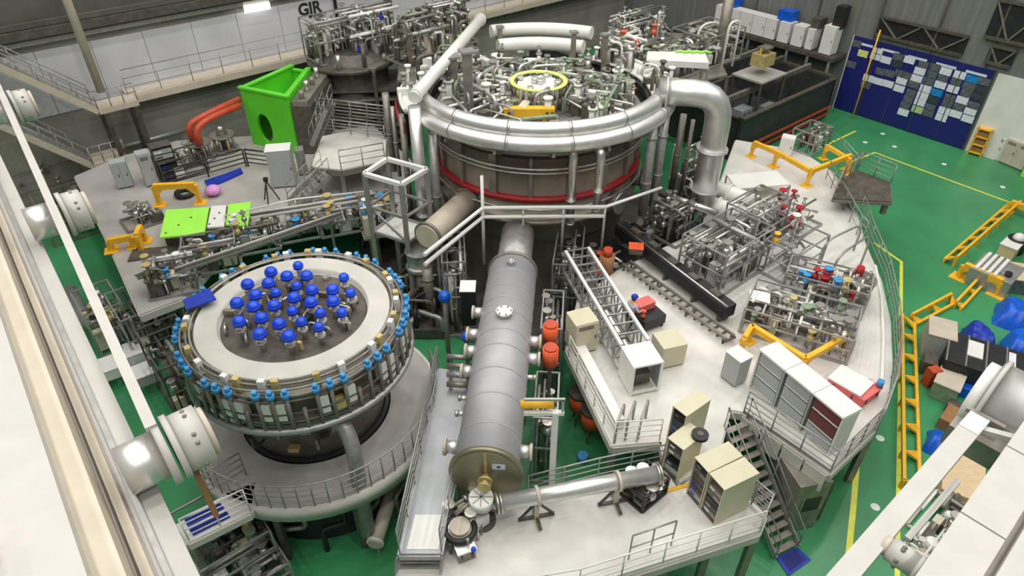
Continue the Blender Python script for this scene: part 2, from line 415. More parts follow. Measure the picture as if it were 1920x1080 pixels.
# ================================================================ decks
def deck(name, label, pts, m, z=ZD, th=.32, fascia='fascia', legs=(), cat='platform', lz=.001):
    pts = [p if isinstance(p, V) else G(p[0], p[1], z) for p in pts]
    t = T(name, label, cat, V((pts[0].x, pts[0].y, 0)))
    MB().prism([p[:2] for p in pts], z-.06, z).build('deck_plate', m, t)
    mb = MB()
    c = sum((V((p.x, p.y, 0)) for p in pts), V())/len(pts)
    for a, b in zip(pts, pts[1:]+pts[:1]):
        mb.beam(V((a.x, a.y, z-.06-th/2)), V((b.x, b.y, z-.06-th/2)), .12, th)
    mb.build('edge_beam', fascia, t)
    for x, y in legs:
        p = G(x, y, z); MB().beam(V((p.x, p.y, lz)), V((p.x, p.y, z-.07)), .22).build('leg', 'dull', t)
    return t, pts
dr, DR = deck('work_platform', 'large pale steel platform on the right carrying the truss, pump skids and white storage racks',
    [(1062, 655), (1148, 836), (1240, 828), (1248, 868), (1275, 905), (1345, 860), (1368, 768), (1392, 772), (1556, 888), (1640, 806), (1664, 738), (1672, 680), (1668, 600), (1652, 525), (1622, 455), (1606, 395), (1562, 322), (1500, 282), (1380, 262), (1330, 400), (1290, 442), (1160, 505), (1085, 560)],
    'deck', legs=[(1150, 830), (1240, 815), (1380, 740), (1470, 820), (1640, 795), (1660, 700), (1655, 560), (1610, 430), (1560, 345)])
df, DF = deck('front_platform', 'pale platform in front of the grey vessel with the long silver pipe on stands',
    [(836, 968), (1241, 872), (1268, 914), (1352, 868), (1436, 968), (1424, 1000), (1240, 1060), (1080, 1110), (860, 1150), (735, 1150), (748, 1058), (828, 1052)], 'deck',
    legs=[(1420, 990), (1250, 1040), (1240, 880), (1100, 1085), (1340, 985)])
dl, DLp = deck('rear_platform', 'grey platform on the left with lime panels and yellow lifting frames',
    [(140, 330), (196, 442), (262, 590), (340, 560), (420, 470), (600, 415), (760, 410), (770, 300), (700, 236), (600, 246), (480, 254), (330, 264), (230, 292)], 'deckg',
    legs=[(200, 440), (255, 560), (340, 540), (700, 400)])
qd = [G(x, y, 3.05) for x, y in ((1092, 556), (1158, 507), (1288, 443), (1326, 402), (1262, 396), (1150, 432), (1085, 500))]
solo(MB().prism([p[:2] for p in qd], .003, 2.6), 'gap_shade_block', 'black', 'black block added to darken the gap between the vessel foot and the right platform', 'shade block')  # black block added so the shaded gap reads dark
# rotunda
RB = D(595, 760); RC = V((RB.x, RB.y, 0))
def ang(c, r, deg, z): return V((c.x+r*math.cos(R(deg)), c.y+r*math.sin(R(deg)), z))
def ringpts(c, r, z, n=72, a0=0, a1=360):
    return [ang(c, r, a0+(a1-a0)*i/n, z) for i in range(n if a1-a0 >= 360 else n+1)]
rnd = random.Random(7)
# ================================================================ cryostat
q = G(1010, 150, 9.3); CC = V((q.x, q.y, 0))
cry = T('cryostat', 'great round stainless vessel under double silver ring pipes in the middle of the hall', 'fusion vessel', CC)
M['cryo'] = mat('cryostat_steel', (160, 152, 138), .42, .5, .16, 1.2, stretch=(1, 1, .3))
MB().lathe([(4.5, .001), (4.5, 3.3), (4.85, 3.5), (4.85, 4.4), (5.05, 4.42), (5.05, 4.62), (4.85, 4.64), (4.85, 7.9), (5.15, 7.92), (5.15, 8.1), (4.9, 8.12)], CC, 80).build('body', 'cryo', cry)
lid = MB().lathe([(4.9, 8.0), (4.9, 8.2), (2.4, 8.26), (2.3, 8.1), (1e-3, 8.1)], CC, 72).build('lid', 'galv', cry)
MB().lathe([(4.86, 5.62), (5.1, 5.62), (5.1, 5.86), (4.86, 5.86)], CC, 80).build('red_band', 'red', cry)
for i in range(18):
    a = 5+20*i; d = V((math.cos(R(a)), math.sin(R(a)), 0)); p = CC+d*4.95
    MB().box(p+V((0, 0, 6.75)), (.14, .16 if i % 3 else .36, 2.0), R(a)).build('rib', 'dull', cry)
for z, r in ((7.3, .06), (7.1, .045), (5.3, .05)):
    MB().tube(ringpts(CC, 5.14, z), r, 8, True).build('hoop_pipe', 'steel', cry)
for i in range(12):                                       # side ports
    a = 15+30*i
    if a in (255, 285): continue
    d = V((math.cos(R(a)), math.sin(R(a)), 0)); p = CC+d*4.8+V((0, 0, 4.9))
    mb = MB().cyl(p, p+d*.55, .42); pt = mb.build('side_port', 'dull', cry)
    MB().cyl(p+d*.5, p+d*.62, .56).build('port_flange', 'steel', pt)
MB().lathe([(4.87, 7.72), (5.02, 7.72), (5.02, 7.9), (4.87, 7.9)], CC, 80).build('painted_shadow_ring', 'black', cry)  # black ring painting in the shade below the lid rim
MB().lathe([(4.96, 8.16), (5.3, 8.16), (5.3, 8.62), (5.1, 8.64)], CC, 80).build('painted_shadow_collar', 'black', cry)  # shadow band under the ring pipes, painted as a black collar
# central stack under the yellow ring
MB().lathe([(1.0, 8.1), (1.0, 9.15), (1e-3, 9.2)], CC, 40).build('central_column', 'white', cry)
MB().lathe([(1.16, 9.22), (1.36, 9.22), (1.36, 9.3), (1.16, 9.3), (1.16, 9.22)], CC, 48).build('yellow_ring', 'pyel', cry)
for i in range(26):
    a = 360*i/26; p = ang(CC, 1.3, a, 8.2)
    mb = MB().cyl(p, p+V((0, 0, .55)), .1, None, 8).cyl(p+V((0, 0, .55)), p+V((0, 0, .95)), .065, None, 8)
    mb.build('bushing', rnd.choice(['dull', 'dark', 'steel', 'clamp']), cry)
for i in range(8):
    a = 45*i+20; p = ang(CC, .75*(i % 2)+.2, a, 9.18); MB().cyl(p, p+V((0, 0, rnd.uniform(.1, .35))), .16, None, 10).build('port_cap', 'silver', cry)
for i in range(225):
    rr = rnd.uniform(1.75, 4.75); a = rnd.uniform(0, 360); p = ang(CC, rr, a, 8.2)
    h = rnd.uniform(.3, 1.2); s = rnd.uniform(.07, .2)
    if 238 < a < 302 and rr > 2.2: continue
    k = rnd.random()
    if k < .5:
        mb = MB().cyl(p, p+V((0, 0, h)), s, None, 10).cyl(p+V((0, 0, h)), p+V((0, 0, h+.08)), s*1.5, None, 10)
        st = mb.build('port_stack' if i % 2 else 'port_stack_even', rnd.choice(['steel', 'silver', 'dull', 'white', 'white', 'galv']), cry)  # all of these are port stacks, named in turn
        if rnd.random() < .6: valve(MB(), p+V((0, 0, h+.15)), s*.9).build('valve', rnd.choice(['steel', 'dark', 'silver', 'pvcg']), st)
    elif k < .75:
        MB().box(p, (rnd.uniform(.3, .8), rnd.uniform(.25, .5), h*.7), R(a), True).build('instrument_box', rnd.choice(['white', 'white', 'galv', 'dark', 'beige', 'dull']), cry)
    else:
        b = ang(CC, rr*rnd.uniform(.6, 1.1), a+rnd.uniform(15, 50), 8.25); z = V((0, 0, h))
        MB().tube(bend([p, p+z, b+z, b], .3), s*.5, 8).build('jumper_pipe', rnd.choice(['steel', 'silver', 'galv', 'pvcg']), cry)
for i in range(22):
    a = 360*i/22+3
    if 235 < a < 300: continue
    p, e = ang(CC, 1.6, a, 8.9), ang(CC, 4.6, a+rnd.uniform(-6, 6), 8.6); MB().tube(bend([V((p.x, p.y, 8.2)), p, e, V((e.x, e.y, 8.2))], .3), rnd.uniform(.05, .1), 8).build('radial_pipe', rnd.choice(['silver', 'steel', 'white', 'galv']), cry)
for i in range(8):                                        # radial cable trays on the lid
    a = 45*i+12; p, e = ang(CC, 1.7, a, 8.5), ang(CC, 4.7, a, 8.55)
    MB().beam(p, e, .42, .07).build('cable_tray', 'dark' if i % 2 else 'galv', cry)
solo(MB().lathe([(4.55, .003), (8.6, .003), (8.6, .06), (4.55, .06)], CC, 64), 'floor_shade_plate', 'concd', 'dark round plate added on the floor under the central vessel, darkening the gaps', 'shade plate')  # thin dark plate added to darken the floor between the machines
# ring headers: separate pipework round the vessel
hd = T('ring_header', 'thick double silver ring pipe curving across the front rim of the central vessel', 'pipe', CC)
for r, z, t in ((5.78, 9.42, .33), (6.12, 8.93, .34)):
    MB().tube(ringpts(CC, r, z, 48, 208, 341), t, 14).build('front_ring_pipe', 'silver', hd)
    MB().tube(ringpts(CC, 6.35 if z > 9 else 5.3, 9.75 if z > 9 else 9.3, 20, 62, 112), t, 14).build('rear_ring_pipe', 'white', hd)
for a in (66, 88, 109):
    MB().beam(ang(CC, 5.45, a, 8.1), ang(CC, 6.35, a, 9.5), .14).build('rear_strut', 'dull', hd)
    MB().beam(ang(CC, 5.36, a, 8.1), ang(CC, 5.36, a, 9.1), .14).build('rear_strut', 'dull', hd)
for a in (208, 232, 256, 280, 304, 328):
    for r, z, t in ((5.78, 9.42, .35), (6.12, 8.93, .36)):
        p, q = ang(CC, r, a, z), ang(CC, r, a+1.2, z); MB().cyl(p, q, t, None, 18).build('pipe_band', 'steel', hd)
for a0, a1, lab in ((120, 203, 'left'), (-13, 58, 'right')):
    st = T('rim_platform', 'pale rim platform along the %s side of the vessel lid' % lab, 'platform', CC+V((0, 0, 8.65)))
    MB().lathe([(5.32, 8.7), (6.5, 8.7), (6.5, 8.8), (5.32, 8.8), (5.32, 8.7)], CC, 20, R(a0), R(a1)).build('deck_plate', 'white', st)
    MB().tube(ringpts(CC, 6.5, 8.85, 20, a0, a1), .09, 8).build('edge_pipe', 'white', st)
    for k in range(9):
        p = ang(CC, 5.9, a0+(a1-a0)*(k+.5)/9, 8.3); MB().beam(V((p.x, p.y, 7.0)), V((p.x, p.y, 8.69)), .14).build('bracket', 'dull', st)
    for k in range(34):
        a = rnd.uniform(a0+2, a1-2); p = ang(CC, rnd.uniform(5.3, 6.35), a, 8.8); h = rnd.uniform(.25, 1.1)
        c = rnd.random(); m = rnd.choice(['white', 'steel', 'silver', 'galv', 'dull', 'white', 'dark', 'pvcg'])
        if c < .35: MB().cyl(p, p+V((0, 0, h)), .09, None, 9).cyl(p+V((0, 0, h)), p+V((0, 0, h+.08)), .17, None, 9).build('port_stack', m, st)
        elif c < .6: MB().box(p, (rnd.uniform(.25, .7), .3, h*.6), R(a), True).build('instrument_box', m, st)
        else:
            q = ang(CC, 5.5, min(a1-3, max(a0+3, a+rnd.uniform(-14, 14))), 8.8); MB().tube(bend([p, p+V((0, 0, h)), q+V((0, 0, h)), q], .25), rnd.uniform(.05, .12), 8).build('jumper_pipe', m, st)
for i in range(16):
    a = 22.5*i+4; d = V((math.cos(R(a)), math.sin(R(a)), 0))
    MB().beam(CC+d*5.36+V((0, 0, 8.1)), CC+d*6.2+V((0, 0, 8.5)), .12, .22).build('bracket', 'dull', hd)
# red safety net strip on the left of the ring
a0, a1 = ang(CC, 6.75, 172, 8.9), ang(CC, 6.75, 205, 8.9)
solo(MB().lathe([(6.68, 8.0), (6.76, 8.0), (6.76, 8.55), (6.68, 8.55), (6.68, 8.0)], CC, 12, R(186), R(207)), 'warning_banner', 'red', 'dark red strip hung on the outside of the ring pipe, left of the vessel', 'banner')
# yellow lifting beam on the lid
p = G(945, 223, 8.45); q = G(1040, 223, 8.45)
lb = T('lifting_beam', 'short yellow lifting beam lying on the lid in front of the yellow ring', 'lifting beam', V((p.x, p.y, 8.3)))
MB().obox(p, q, .4, 8.5, 8.92).build('beam', 'yellow', lb, bevel=.02)
for f in (.15, .8): e = lerp(p, q, f); MB().box(V((e.x, e.y+.2, 8.26)), (.22, .5, .25), 0, True).build('foot', 'yellow', lb)
for f in (.1, .85, .95): e = lerp(p, q, f); MB().cyl(V((e.x, e.y-.03, 8.72)), V((e.x, e.y, 8.72)), .07, None, 10).build('hole_plate', 'dark', lb)
# standing pipes round the vessel: (px, py top, z top, py bottom, radius, look)
def standpipe(px, py, z, pyb, r, label, m='galv', bendto=None, fl=(.5,)):
    p = G(px, py, z); zb = max(.02, top(p, pyb)); b = V((p.x, p.y, zb))
    pts = [b, p] if bendto is None else [b, p, bendto]
    return pipe(pts, r, label, m, flanges=[(0, f) for f in fl], name='standing_pipe')
standpipe(776, 200, 9.6, 478, .27, 'tall pale standing pipe left of the vessel, under the diagonal white pipe', 'silver', fl=(.3, .62))
standpipe(810, 250, 8.3, 470, .21, 'slimmer standing pipe just right of the tall pale one, beside the vessel wall', 'galv')
standpipe(752, 215, 8.8, 420, .13, 'thin grey standing pipe behind the left frame tower', 'dull')
standpipe(722, 175, 8.8, 320, .17, 'grey standing pipe at the left end of the red strip', 'dull')
standpipe(735, 200, 8.6, 330, .1, 'thinnest standing pipe beside the red strip', 'galv')
standpipe(1228, 218, 9.1, 402, .2, 'left of two tall pipes standing right of the vessel', 'galv', fl=(.35, .8))
standpipe(1250, 205, 9.1, 385, .2, 'right of two tall pipes standing right of the vessel', 'galv', fl=(.35, .75))
standpipe(1282, 215, 8.2, 360, .16, 'dull pipe standing left of the fat silver elbow', 'dull')
standpipe(1300, 225, 8.0, 365, .1, 'thin dull pipe close against the fat silver elbow', 'dull')
for x, yb, lab in ((1076, 420, 'left of two hooked silver pipes coming down the front of the vessel'), (1128, 395, 'right of two hooked silver pipes coming down the front of the vessel')):
    p = G(x, 283, 8.55); zb = top(p, yb); inn = (CC+V((0, 0, 8.55))-p); inn.z = 0; inn.normalize()
    pipe([V((p.x, p.y, zb)), V((p.x, p.y, 8.5)), V((p.x, p.y, 8.5))+inn*.55], .18, lab, 'steel', rad=.3, flanges=[(0, .35), (0, .02)], name='hooked_pipe')
# diagonal white pipe crossing over the vessel
p, q = G(776, 183, 9.95), G(903, 34, 10.6)
pipe([p, q], .26, 'long white pipe slanting away over the left side of the vessel', 'white', name='crossing_pipe', flanges=[(0, .02), (0, .97)])
# fat elbow on the right
p = G(1352, 195, 9.3); a = G(1235, 172, 9.7); b = V((p.x, p.y, 9.75)); zb = 4.0
fe = pipe([a, V((b.x, b.y, 9.75)), V((p.x, p.y, zb))], .58, 'fat silver elbow pipe coming off the ring and dropping beside the vessel', 'silver', rad=1.3, flanges=[(0, .12), (1, .45), (1, .8)], name='elbow_pipe', n=24)
a, b = G(1312, 378, 4.2), G(1432, 415, 4.2)
pipe([a, b], .42, 'fat white pipe lying level at the foot of the silver elbow, the nearer of two', 'white', name='level_pipe', n=18, flanges=[(0, .3)], legs=[(.9, ZD)])
a, b = G(1335, 352, 4.3), G(1418, 382, 4.3)
pipe([a, b], .42, 'fat white pipe lying level behind its nearer twin', 'white', name='level_pipe', n=18, flanges=[(0, .4)], legs=[(.9, ZD)])
a, b = G(1226, 358, 4.6), G(1345, 400, 4.6)
pipe([a, b], .17, 'slim silver level pipe running into the foot of the elbow pipe', 'steel', name='level_pipe', legs=[(.5, ZD)])
# white guard rails in front of the vessel
gr = T('guard_frame', 'white tubular guard frame across the foot of the vessel', 'railing', D(905, 470))
zz = 6.1
a, b, c = G(905, 390, zz), G(1135, 388, zz), G(795, 478, zz)
for k in (0, -.45):
    o = V((0, 0, k)); MB().tube([c+o, a+o, b+o], .09, 8).build('rail', 'white', gr)
MB().tube([V((a.x, a.y, 3.2)), V((a.x, a.y, top(a, 330)))], .07, 8).build('post', 'white', gr)
for f in (.33, .66, 1): e = lerp(a, b, f); MB().tube([V((e.x, e.y, 3.11)), e], .06, 8).build('post', 'galv', gr)
b2 = G(1240, 352, 6.1); MB().tube([b, b2], .07, 8).build('rail', 'white', gr)
# beige port duct on the left of the vessel
a, b = G(880, 372, 5.0), G(800, 445, 5.0)
pipe([a, b], .55, 'beige cylindrical duct leaving the vessel on the left', 'cream', name='port_duct', n=24, flanges=[(0, .08), (0, .97)], fm='dull', legs=[(.8, .02)])
# junction drum under the left pipes
p = G(785, 480, 3.4)
jd = T('junction_drum', 'grey drum where the left standing pipes meet, above a thick post', 'vessel', V((p.x, p.y, .001)))
MB().lathe([(.55, 2.7), (.62, 2.75), (.62, 2.95), (.55, 3.0), (.55, 3.6), (.62, 3.65), (.62, 3.75), (1e-3, 3.8)], V((p.x, p.y, 0)), 24).build('drum', 'galv', jd)
MB().cyl(V((p.x, p.y, .02)), V((p.x, p.y, 2.7)), .3).build('post', 'dull', jd)
MB().cyl(V((p.x, p.y, .001)), V((p.x, p.y, .06)), .5).build('base_plate', 'dull', jd)
p = G(800, 520, 3.2)
standpipe(800, 500, 3.2, 690, .24, 'thick grey pipe standing between the round blue-domed vessel and the walkway', 'dull', fl=(.4, .8))
# open steel frame tower
ft = T('frame_tower', 'pale open steel frame tower left of the vessel', 'frame', D(755, 470))
zt = 7.2; cs = [G(x, y, zt) for x, y in ((683, 326), (752, 346), (800, 318), (726, 298))]
for i in range(4):
    a, b = cs[i], cs[(i+1) % 4]
    MB().beam(a, b, .17).build('top_beam', 'white', ft)
    for zz in (5.6, 4.3): MB().beam(V((a.x, a.y, zz)), V((b.x, b.y, zz)), .1).build('cross_beam', 'galv', ft)
    MB().beam(V((a.x, a.y, .01)), a, .2).build('post', 'galv', ft)
MB().beam(V((cs[0].x, cs[0].y, 5.6)), V((cs[1].x, cs[1].y, 4.3)), .08).build('brace', 'galv', ft)
MB().prism([c[:2] for c in cs], 4.2, 4.25).build('floor_plate', 'white', ft)

# ================================================================ round vessel with blue domes
rv = T('round_vessel', 'round vessel on the left with blue domes on its white lid and a caged flange', 'valve vessel', V((RC.x, RC.y, .001)))
RZ = 7.45
MB().lathe([(2.2, .02), (2.2, 3.0), (2.36, 3.1), (2.36, 5.55), (2.55, 5.75)], RC, 56).build('body', 'dull', rv)
MB().lathe([(2.4, 3.12), (2.52, 3.12), (2.52, 3.2), (2.4, 3.22)], RC, 56).build('base_gasket', 'black', rv)
MB().lathe([(2.55, 5.75), (3.1, 5.95), (3.15, 6.1), (3.2, 6.1), (3.2, 6.85), (3.34, 6.88), (3.34, 7.0), (3.05, 7.05), (3.02, 7.3), (2.98, 7.32)], RC, 72).build('head', 'dull', rv)
MB().lathe([(2.99, 7.31), (2.97, 7.36), (2.32, 7.38), (2.3, 7.2), (2.25, 7.15)], RC, 72).build('lid', 'lidp', rv)
MB().lathe([(2.25, 7.14), (2.2, 7.18), (1e-3, 7.18)], RC, 56).build('valve_well', 'dark', rv)
MB().tube(ringpts(RC, 3.52, 5.75, 80), .11, 8, True).build('ring_pipe', 'galv', rv)
MB().tube(ringpts(RC, 3.1, 5.6, 80), .09, 8, True).build('ring_pipe', 'dull', rv)
MB().lathe([(3.16, 6.02), (3.46, 6.02), (3.46, 6.1), (3.16, 6.1)], RC, 72).build('lower_flange', 'dull', rv)
for r_, z in ((3.08, 7.42), (3.2, 7.36), (3.38, 7.3)): MB().tube(ringpts(RC, r_, z, 80), .035, 6, True).build('rim_pipe', 'dull' if r_ > 3.1 else 'galv', rv)
for z in (6.45, 6.95): MB().tube(ringpts(RC, 3.5, z, 80), .04, 6, True).build('cage_hoop', 'dark', rv)
NC = 54
for i in range(NC):
    a = 360*i/NC; p = ang(RC, 3.5, a, 5.7); h = 1.42
    if i % 4 == 3: h = .9
    mb = MB().tube([p, p+V((0, 0, h))], .065, 6); cl = mb.build('clamp_rod', 'dull', rv)
    if i % 4 == 3: continue
    e = p+V((0, 0, h)); mb = MB().cyl(e, e+V((0, 0, .16)), .125, None, 8).cyl(e+V((0, 0, .16)), e+V((0, 0, .3)), .075, None, 8); mb.build('valve_cap', 'valve', cl)
    if i % 3: 
        p2 = ang(RC, 3.36, a+3, 6.2); MB().box(p2, (.3, .24, .62), R(a), True).build('white_block', 'white', cl)
        p3 = ang(RC, 3.2, a+2, 7.05); MB().box(p3, (.16, .2, .5), R(a), True).build('top_block', 'white' if i % 3 == 1 else 'clamp', cl)
    elif i % 2: 
        p2 = ang(RC, 3.36, a+3, 6.15); MB().box(p2, (.3, .34, .3), R(a), True).build('ochre_block', 'clamp', cl)
DOME = [(558, 495), (507, 507), (537, 515), (574, 514), (644, 517), (463, 530), (502, 528), (478, 550), (516, 546), (550, 555), (584, 541), (623, 540), (657, 546), (443, 565), (474, 572), (513, 570), (547, 580), (582, 564), (600, 584), (624, 562), (640, 583), (447, 600), (489, 593), (522, 604), (564, 600), (597, 610), (485, 623), (540, 627), (555, 533)]
for i, (x, y) in enumerate(DOME):
    z = RZ+.45 if i not in (0,) else RZ+.6
    p = G(x, y, z); r = .2 if i % 4 else .16
    if i >= 18 and i in (18, 20, 25): r = .16
    b = V((p.x, p.y, 7.18)); mb = MB().cyl(b, V((p.x, p.y, z-.12)), .09, None, 8).cyl(b+V((0, 0, .3)), b+V((0, 0, .38)), .16, None, 10)
    st = mb.build('valve_stem', 'steel', rv)
    MB().cyl(V((p.x, p.y, z-.14)), V((p.x, p.y, z-.03)), r*1.05, None, 12).ball(V((p.x, p.y, z-.04)), r, 12, True, .8).build('blue_dome', 'blue', st)
for i in range(34):
    rr, a = 2.1*math.sqrt(rnd.random()), rnd.uniform(0, 360); p = ang(RC, rr, a, 7.19)
    if i % 2: MB().box(p, (rnd.uniform(.12, .4), rnd.uniform(.1, .2), rnd.uniform(.1, .35)), R(a*3), True).build('fitting', rnd.choice(['steel', 'dull', 'clamp', 'black']), rv)
    else: 
        q = p+V((rnd.uniform(-.6, .6), rnd.uniform(-.5, .5), 0)); q = RC+(q-RC if (V((q.x, q.y, 0))-RC).length < 2.1 else (p-RC)); q.z = 7.19
        if (q-p).length > .1: MB().tube(bend([p, p+V((0, 0, .25)), q+V((0, 0, .25)), q], .1), .045, 6).build('connecting_pipe', rnd.choice(['steel', 'galv']), rv)
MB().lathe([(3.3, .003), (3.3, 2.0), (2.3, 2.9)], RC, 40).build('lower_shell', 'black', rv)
for i in range(26):
    a = 200+150*i/26; p = ang(RC, 2.42, a, rnd.uniform(3.5, 5.0)); d_ = V((math.cos(R(a)), math.sin(R(a)), 0)); q = p+d_*rnd.uniform(.15, .4)
    if i % 2: MB().tube(bend([p-d_*.1, q, q+V((0, 0, .5))], .1), .05, 7).build('body_pipe', ['dull', 'dark', 'galv'][i % 3], rv)
    else: MB().box(p+d_*.1, (.22, rnd.uniform(.1, .35), rnd.uniform(.15, .4)), R(a)).build('body_box', ['dark', 'dull', 'clamp', 'galv'][(i//2) % 4], rv)
# bottom clutter under the deck
for i in range(18):
    a = 360*i/18; p, q = ang(RC, 3.75, a, .02), ang(RC, 3.5+.1*(i % 3), a+12, 2.4)
    MB().tube(bend([p, V((p.x, p.y, 1.2)), V((q.x, q.y, 1.2)), q], .2), .09, 7).build('lower_pipe', ['dark', 'dull', 'black'][i % 3], rv)
# its deck
rd = T('round_platform', 'round grey platform ringing the blue-domed vessel', 'platform', V((RC.x, RC.y, 0)))
MB().lathe([(2.56, 3.02), (4.3, 3.02), (4.3, 3.1), (2.56, 3.1), (2.56, 3.02)], RC, 64).build('deck_plate', 'deckg', rd)
MB().lathe([(4.2, 2.55), (4.32, 2.55), (4.32, 3.12), (4.2, 3.12), (4.2, 2.55)], RC, 64).build('edge_beam', 'fascia', rd)
for i in range(10):
    p = ang(RC, 4.0, 36*i+10, .001); MB().beam(p, V((p.x, p.y, 3.01)), .2).build('leg', 'dark', rd)
railing([ang(RC, 4.22, a, 3.12) for a in range(222, 385, 6)], 'curved railing round the front of the round grey platform', step=1.5, mids=3, name='curved_railing')
# big drain pipe leaving the round vessel
p0 = V((G(632, 760, 5.3).x, G(632, 760, 5.3).y, 5.3)); p1 = G(652, 800, 5.0); p2 = G(690, 1005, .9)
pipe([ang(RC, 2.4, 283, 5.2), G(643, 790, 5.25), G(662, 838, 4.6), V((G(690, 1000, .9).x, G(690, 1000, .9).y, .9))], .24, 'bent grey pipe curving down from the blue-domed vessel to the floor', 'galv', rad=.8, name='drain_pipe', n=18, flanges=[(2, .55)])
pipe([G(702, 1022, .75), G(740, 905, .9)], .24, 'pale pipe with a round white end cap, low beside the walkway', 'cream', name='capped_pipe', flanges=[(0, .04)], fm='white', legs=[(.1, .01), (.9, .01)])

# ================================================================ long grey beam vessel
TZ = 4.6
tn, tf = G(912, 882, TZ), G(966, 476, TZ)
td = (tf-tn).normalized(); ts = V((td.y, -td.x, 0)); TL = (tf-tn).length
bv = T('beam_vessel', 'long grey cylindrical vessel lying towards the camera with a brassy end plate', 'vessel', V((tn.x, tn.y, .001)))
M['tank'] = mat('grey_beam_tank', (172, 172, 174), .5, .25, .06, 1.5)
MB().cyl(tn, tn+td*(TL-1.3), .97, None, 48).build('shell', 'tank', bv)
MB().cyl(tn+td*(TL-1.3), tn+td*(TL+1.6), .72, None, 36).build('neck', 'galv', bv)
MB().cyl(tn+td*(TL-1.42), tn+td*(TL-1.3), 1.03, None, 48).build('rear_flange', 'dull', bv)
for f in (.09, .2, .3, .4, .47, .56, .63, .7, .78): MB().cyl(tn+td*(f*TL-.025), tn+td*(f*TL+.025), .985, None, 48).build('seam_band', 'tank', bv)
ep = MB().cyl(tn-td*.14, tn-td*.0, 1.1, None, 48).build('end_flange', 'end', bv)
MB().cyl(tn-td*.17, tn-td*.141, 1.0, None, 40).build('end_plate', 'end', ep)
mb = MB().cyl(tn-td*.17, tn-td*.55, .1, None, 12).cyl(tn-td*.35, tn-td*.42, .22, None, 14).cyl(tn-td*.55, tn-td*.62, .2, None, 14)
mb.build('end_valve', 'clamp', ep)
MB().beam(tn-td*.18+V((0, 0, .15)), tn-td*.18+V((0, 0, .95)), .07, .03).build('brass_bar', 'clamp', ep)
c = tn-td*.175+ts*.38+V((0, 0, .42)); MB().box(c, (.38, .01, .22), math.atan2(ts.y, ts.x)).build('label_plate', 'poster', ep)
MB().box(c-td*.006, (.1, .01, .08), math.atan2(ts.y, ts.x)).build('label_mark', 'bmat', ep)
for f, r, h in ((.5, .3, .22), (.78, .16, .2)):
    p = tn+td*(f*TL+.4)+V((0, 0, .93)); mb = MB().cyl(p, p+V((0, 0, h*.6)), r*.8, None, 20).cyl(p+V((0, 0, h*.6)), p+V((0, 0, h)), r, None, 20)
    hp = mb.build('top_port', 'silver', bv)
    for k in range(6): b = p+V((math.cos(k)*r*.8, math.sin(k)*r*.8, h)); MB().cyl(b, b+V((0, 0, .04)), .03, None, 6).build('bolt', 'dull', hp)
for f, sd, l in ((.63, -1, .3), (.52, -1, .35), (.44, -1, .3), (.35, -1, .3), (.06, -1, .35), (.06, 1, .3), (.5, 1, .35), (.42, 1, .35), (.34, 1, .25), (.24, 1, .22), (.18, -1, .2), (.24, -1, .2)):
    p = tn+td*(f*TL)+ts*sd*.93+V((0, 0, .12)); r = .24 if l >= .3 else .1
    nz = MB().cyl(p, p+ts*sd*l, r*.85, None, 18).build('side_nozzle', 'silver', bv)
    MB().cyl(p+ts*sd*l, p+ts*sd*(l+.08), r*1.1, None, 18).build('nozzle_flange', 'cream' if r > .2 else 'steel', nz)
for f in (.12, .55):
    for sd in (-1, 1): p = tn+td*(f*TL)+ts*sd*.7; MB().beam(V((p.x, p.y, .001)), V((p.x, p.y, TZ-.6)), .22).build('leg', 'dull', bv)
for x, y in ((735, 770), (962, 775)):
    pass

# dark service pipework on the floor between the two vessels
for i, (x, y, lab) in enumerate(((800, 610, 'nearest the walkway head'), (770, 560, 'beside the thick grey pipe'), (722, 470, 'under the frame tower'), (826, 556, 'left of the vessel neck'))):
    p = G(x, y, 0); t = T('service_pipework', 'dark service pipework low on the floor, '+lab, 'pipework', V((p.x, p.y, .062)))
    r_ = random.Random(200+i)
    MB().box(V((p.x, p.y, .062)), (2.2, 2.0, .5), .3*i, True).build('base_box', 'dark', t)
    for k in range(12):
        a = V((p.x+r_.uniform(-1.1, 1.1), p.y+r_.uniform(-1, 1), .5)); b = V((p.x+r_.uniform(-1.1, 1.1), p.y+r_.uniform(-1, 1), .5)); h = V((0, 0, r_.uniform(.4, 1.7)))
        MB().tube(bend([a, a+h, b+h, b], .3), r_.uniform(.05, .13), 8).build('pipe', r_.choice(['dark', 'dull', 'galv', 'black', 'steel']), t)
# ================================================================ right platform: truss, covered beam, worker, skids, racks
# box truss
nb = D(1208, 738); h = top(D(1186, 741), 688)-ZD
fa = G(1082, 468, ZD+h)
tr = T('box_truss', 'long pale box truss with a white end box on the right platform', 'truss', nb)
e = V((fa.x-nb.x, fa.y-nb.y, 0)); L = e.length; e.normalize(); sd = V((e.y, -e.x, 0)); hw = .52
P = lambda l, s, z: V((nb.x, nb.y, ZD))+e*l+sd*s*hw+V((0, 0, z))
for s in (-1, 1):
    for z in (.28, h): MB().beam(P(1.2, s, z), P(L, s, z), .12).build('chord', 'white' if z > 1 else 'galv', tr)
NBAY = 11
for k in range(NBAY):
    l0, l1 = 1.2+(L-1.2)*k/NBAY, 1.2+(L-1.2)*(k+1)/NBAY
    mb = MB()
    for s in (-1, 1):
        mb.beam(P(l1, s, .28), P(l1, s, h), .06); mb.beam(P(l0, s, .28 if k % 2 else h), P(l1, s, h if k % 2 else .28), .05)
    mb.beam(P(l1, -1, h), P(l1, 1, h), .06); mb.beam(P(l1, -1, .28), P(l1, 1, .28), .06)
    mb.build('bay_bracing', 'galv', tr)
for l in (L*.4, L*.7, L-.2):
    for s in (-1, 1): MB().beam(P(l, s, .005), P(l, s, .25), .12).build('leg', 'galv', tr)
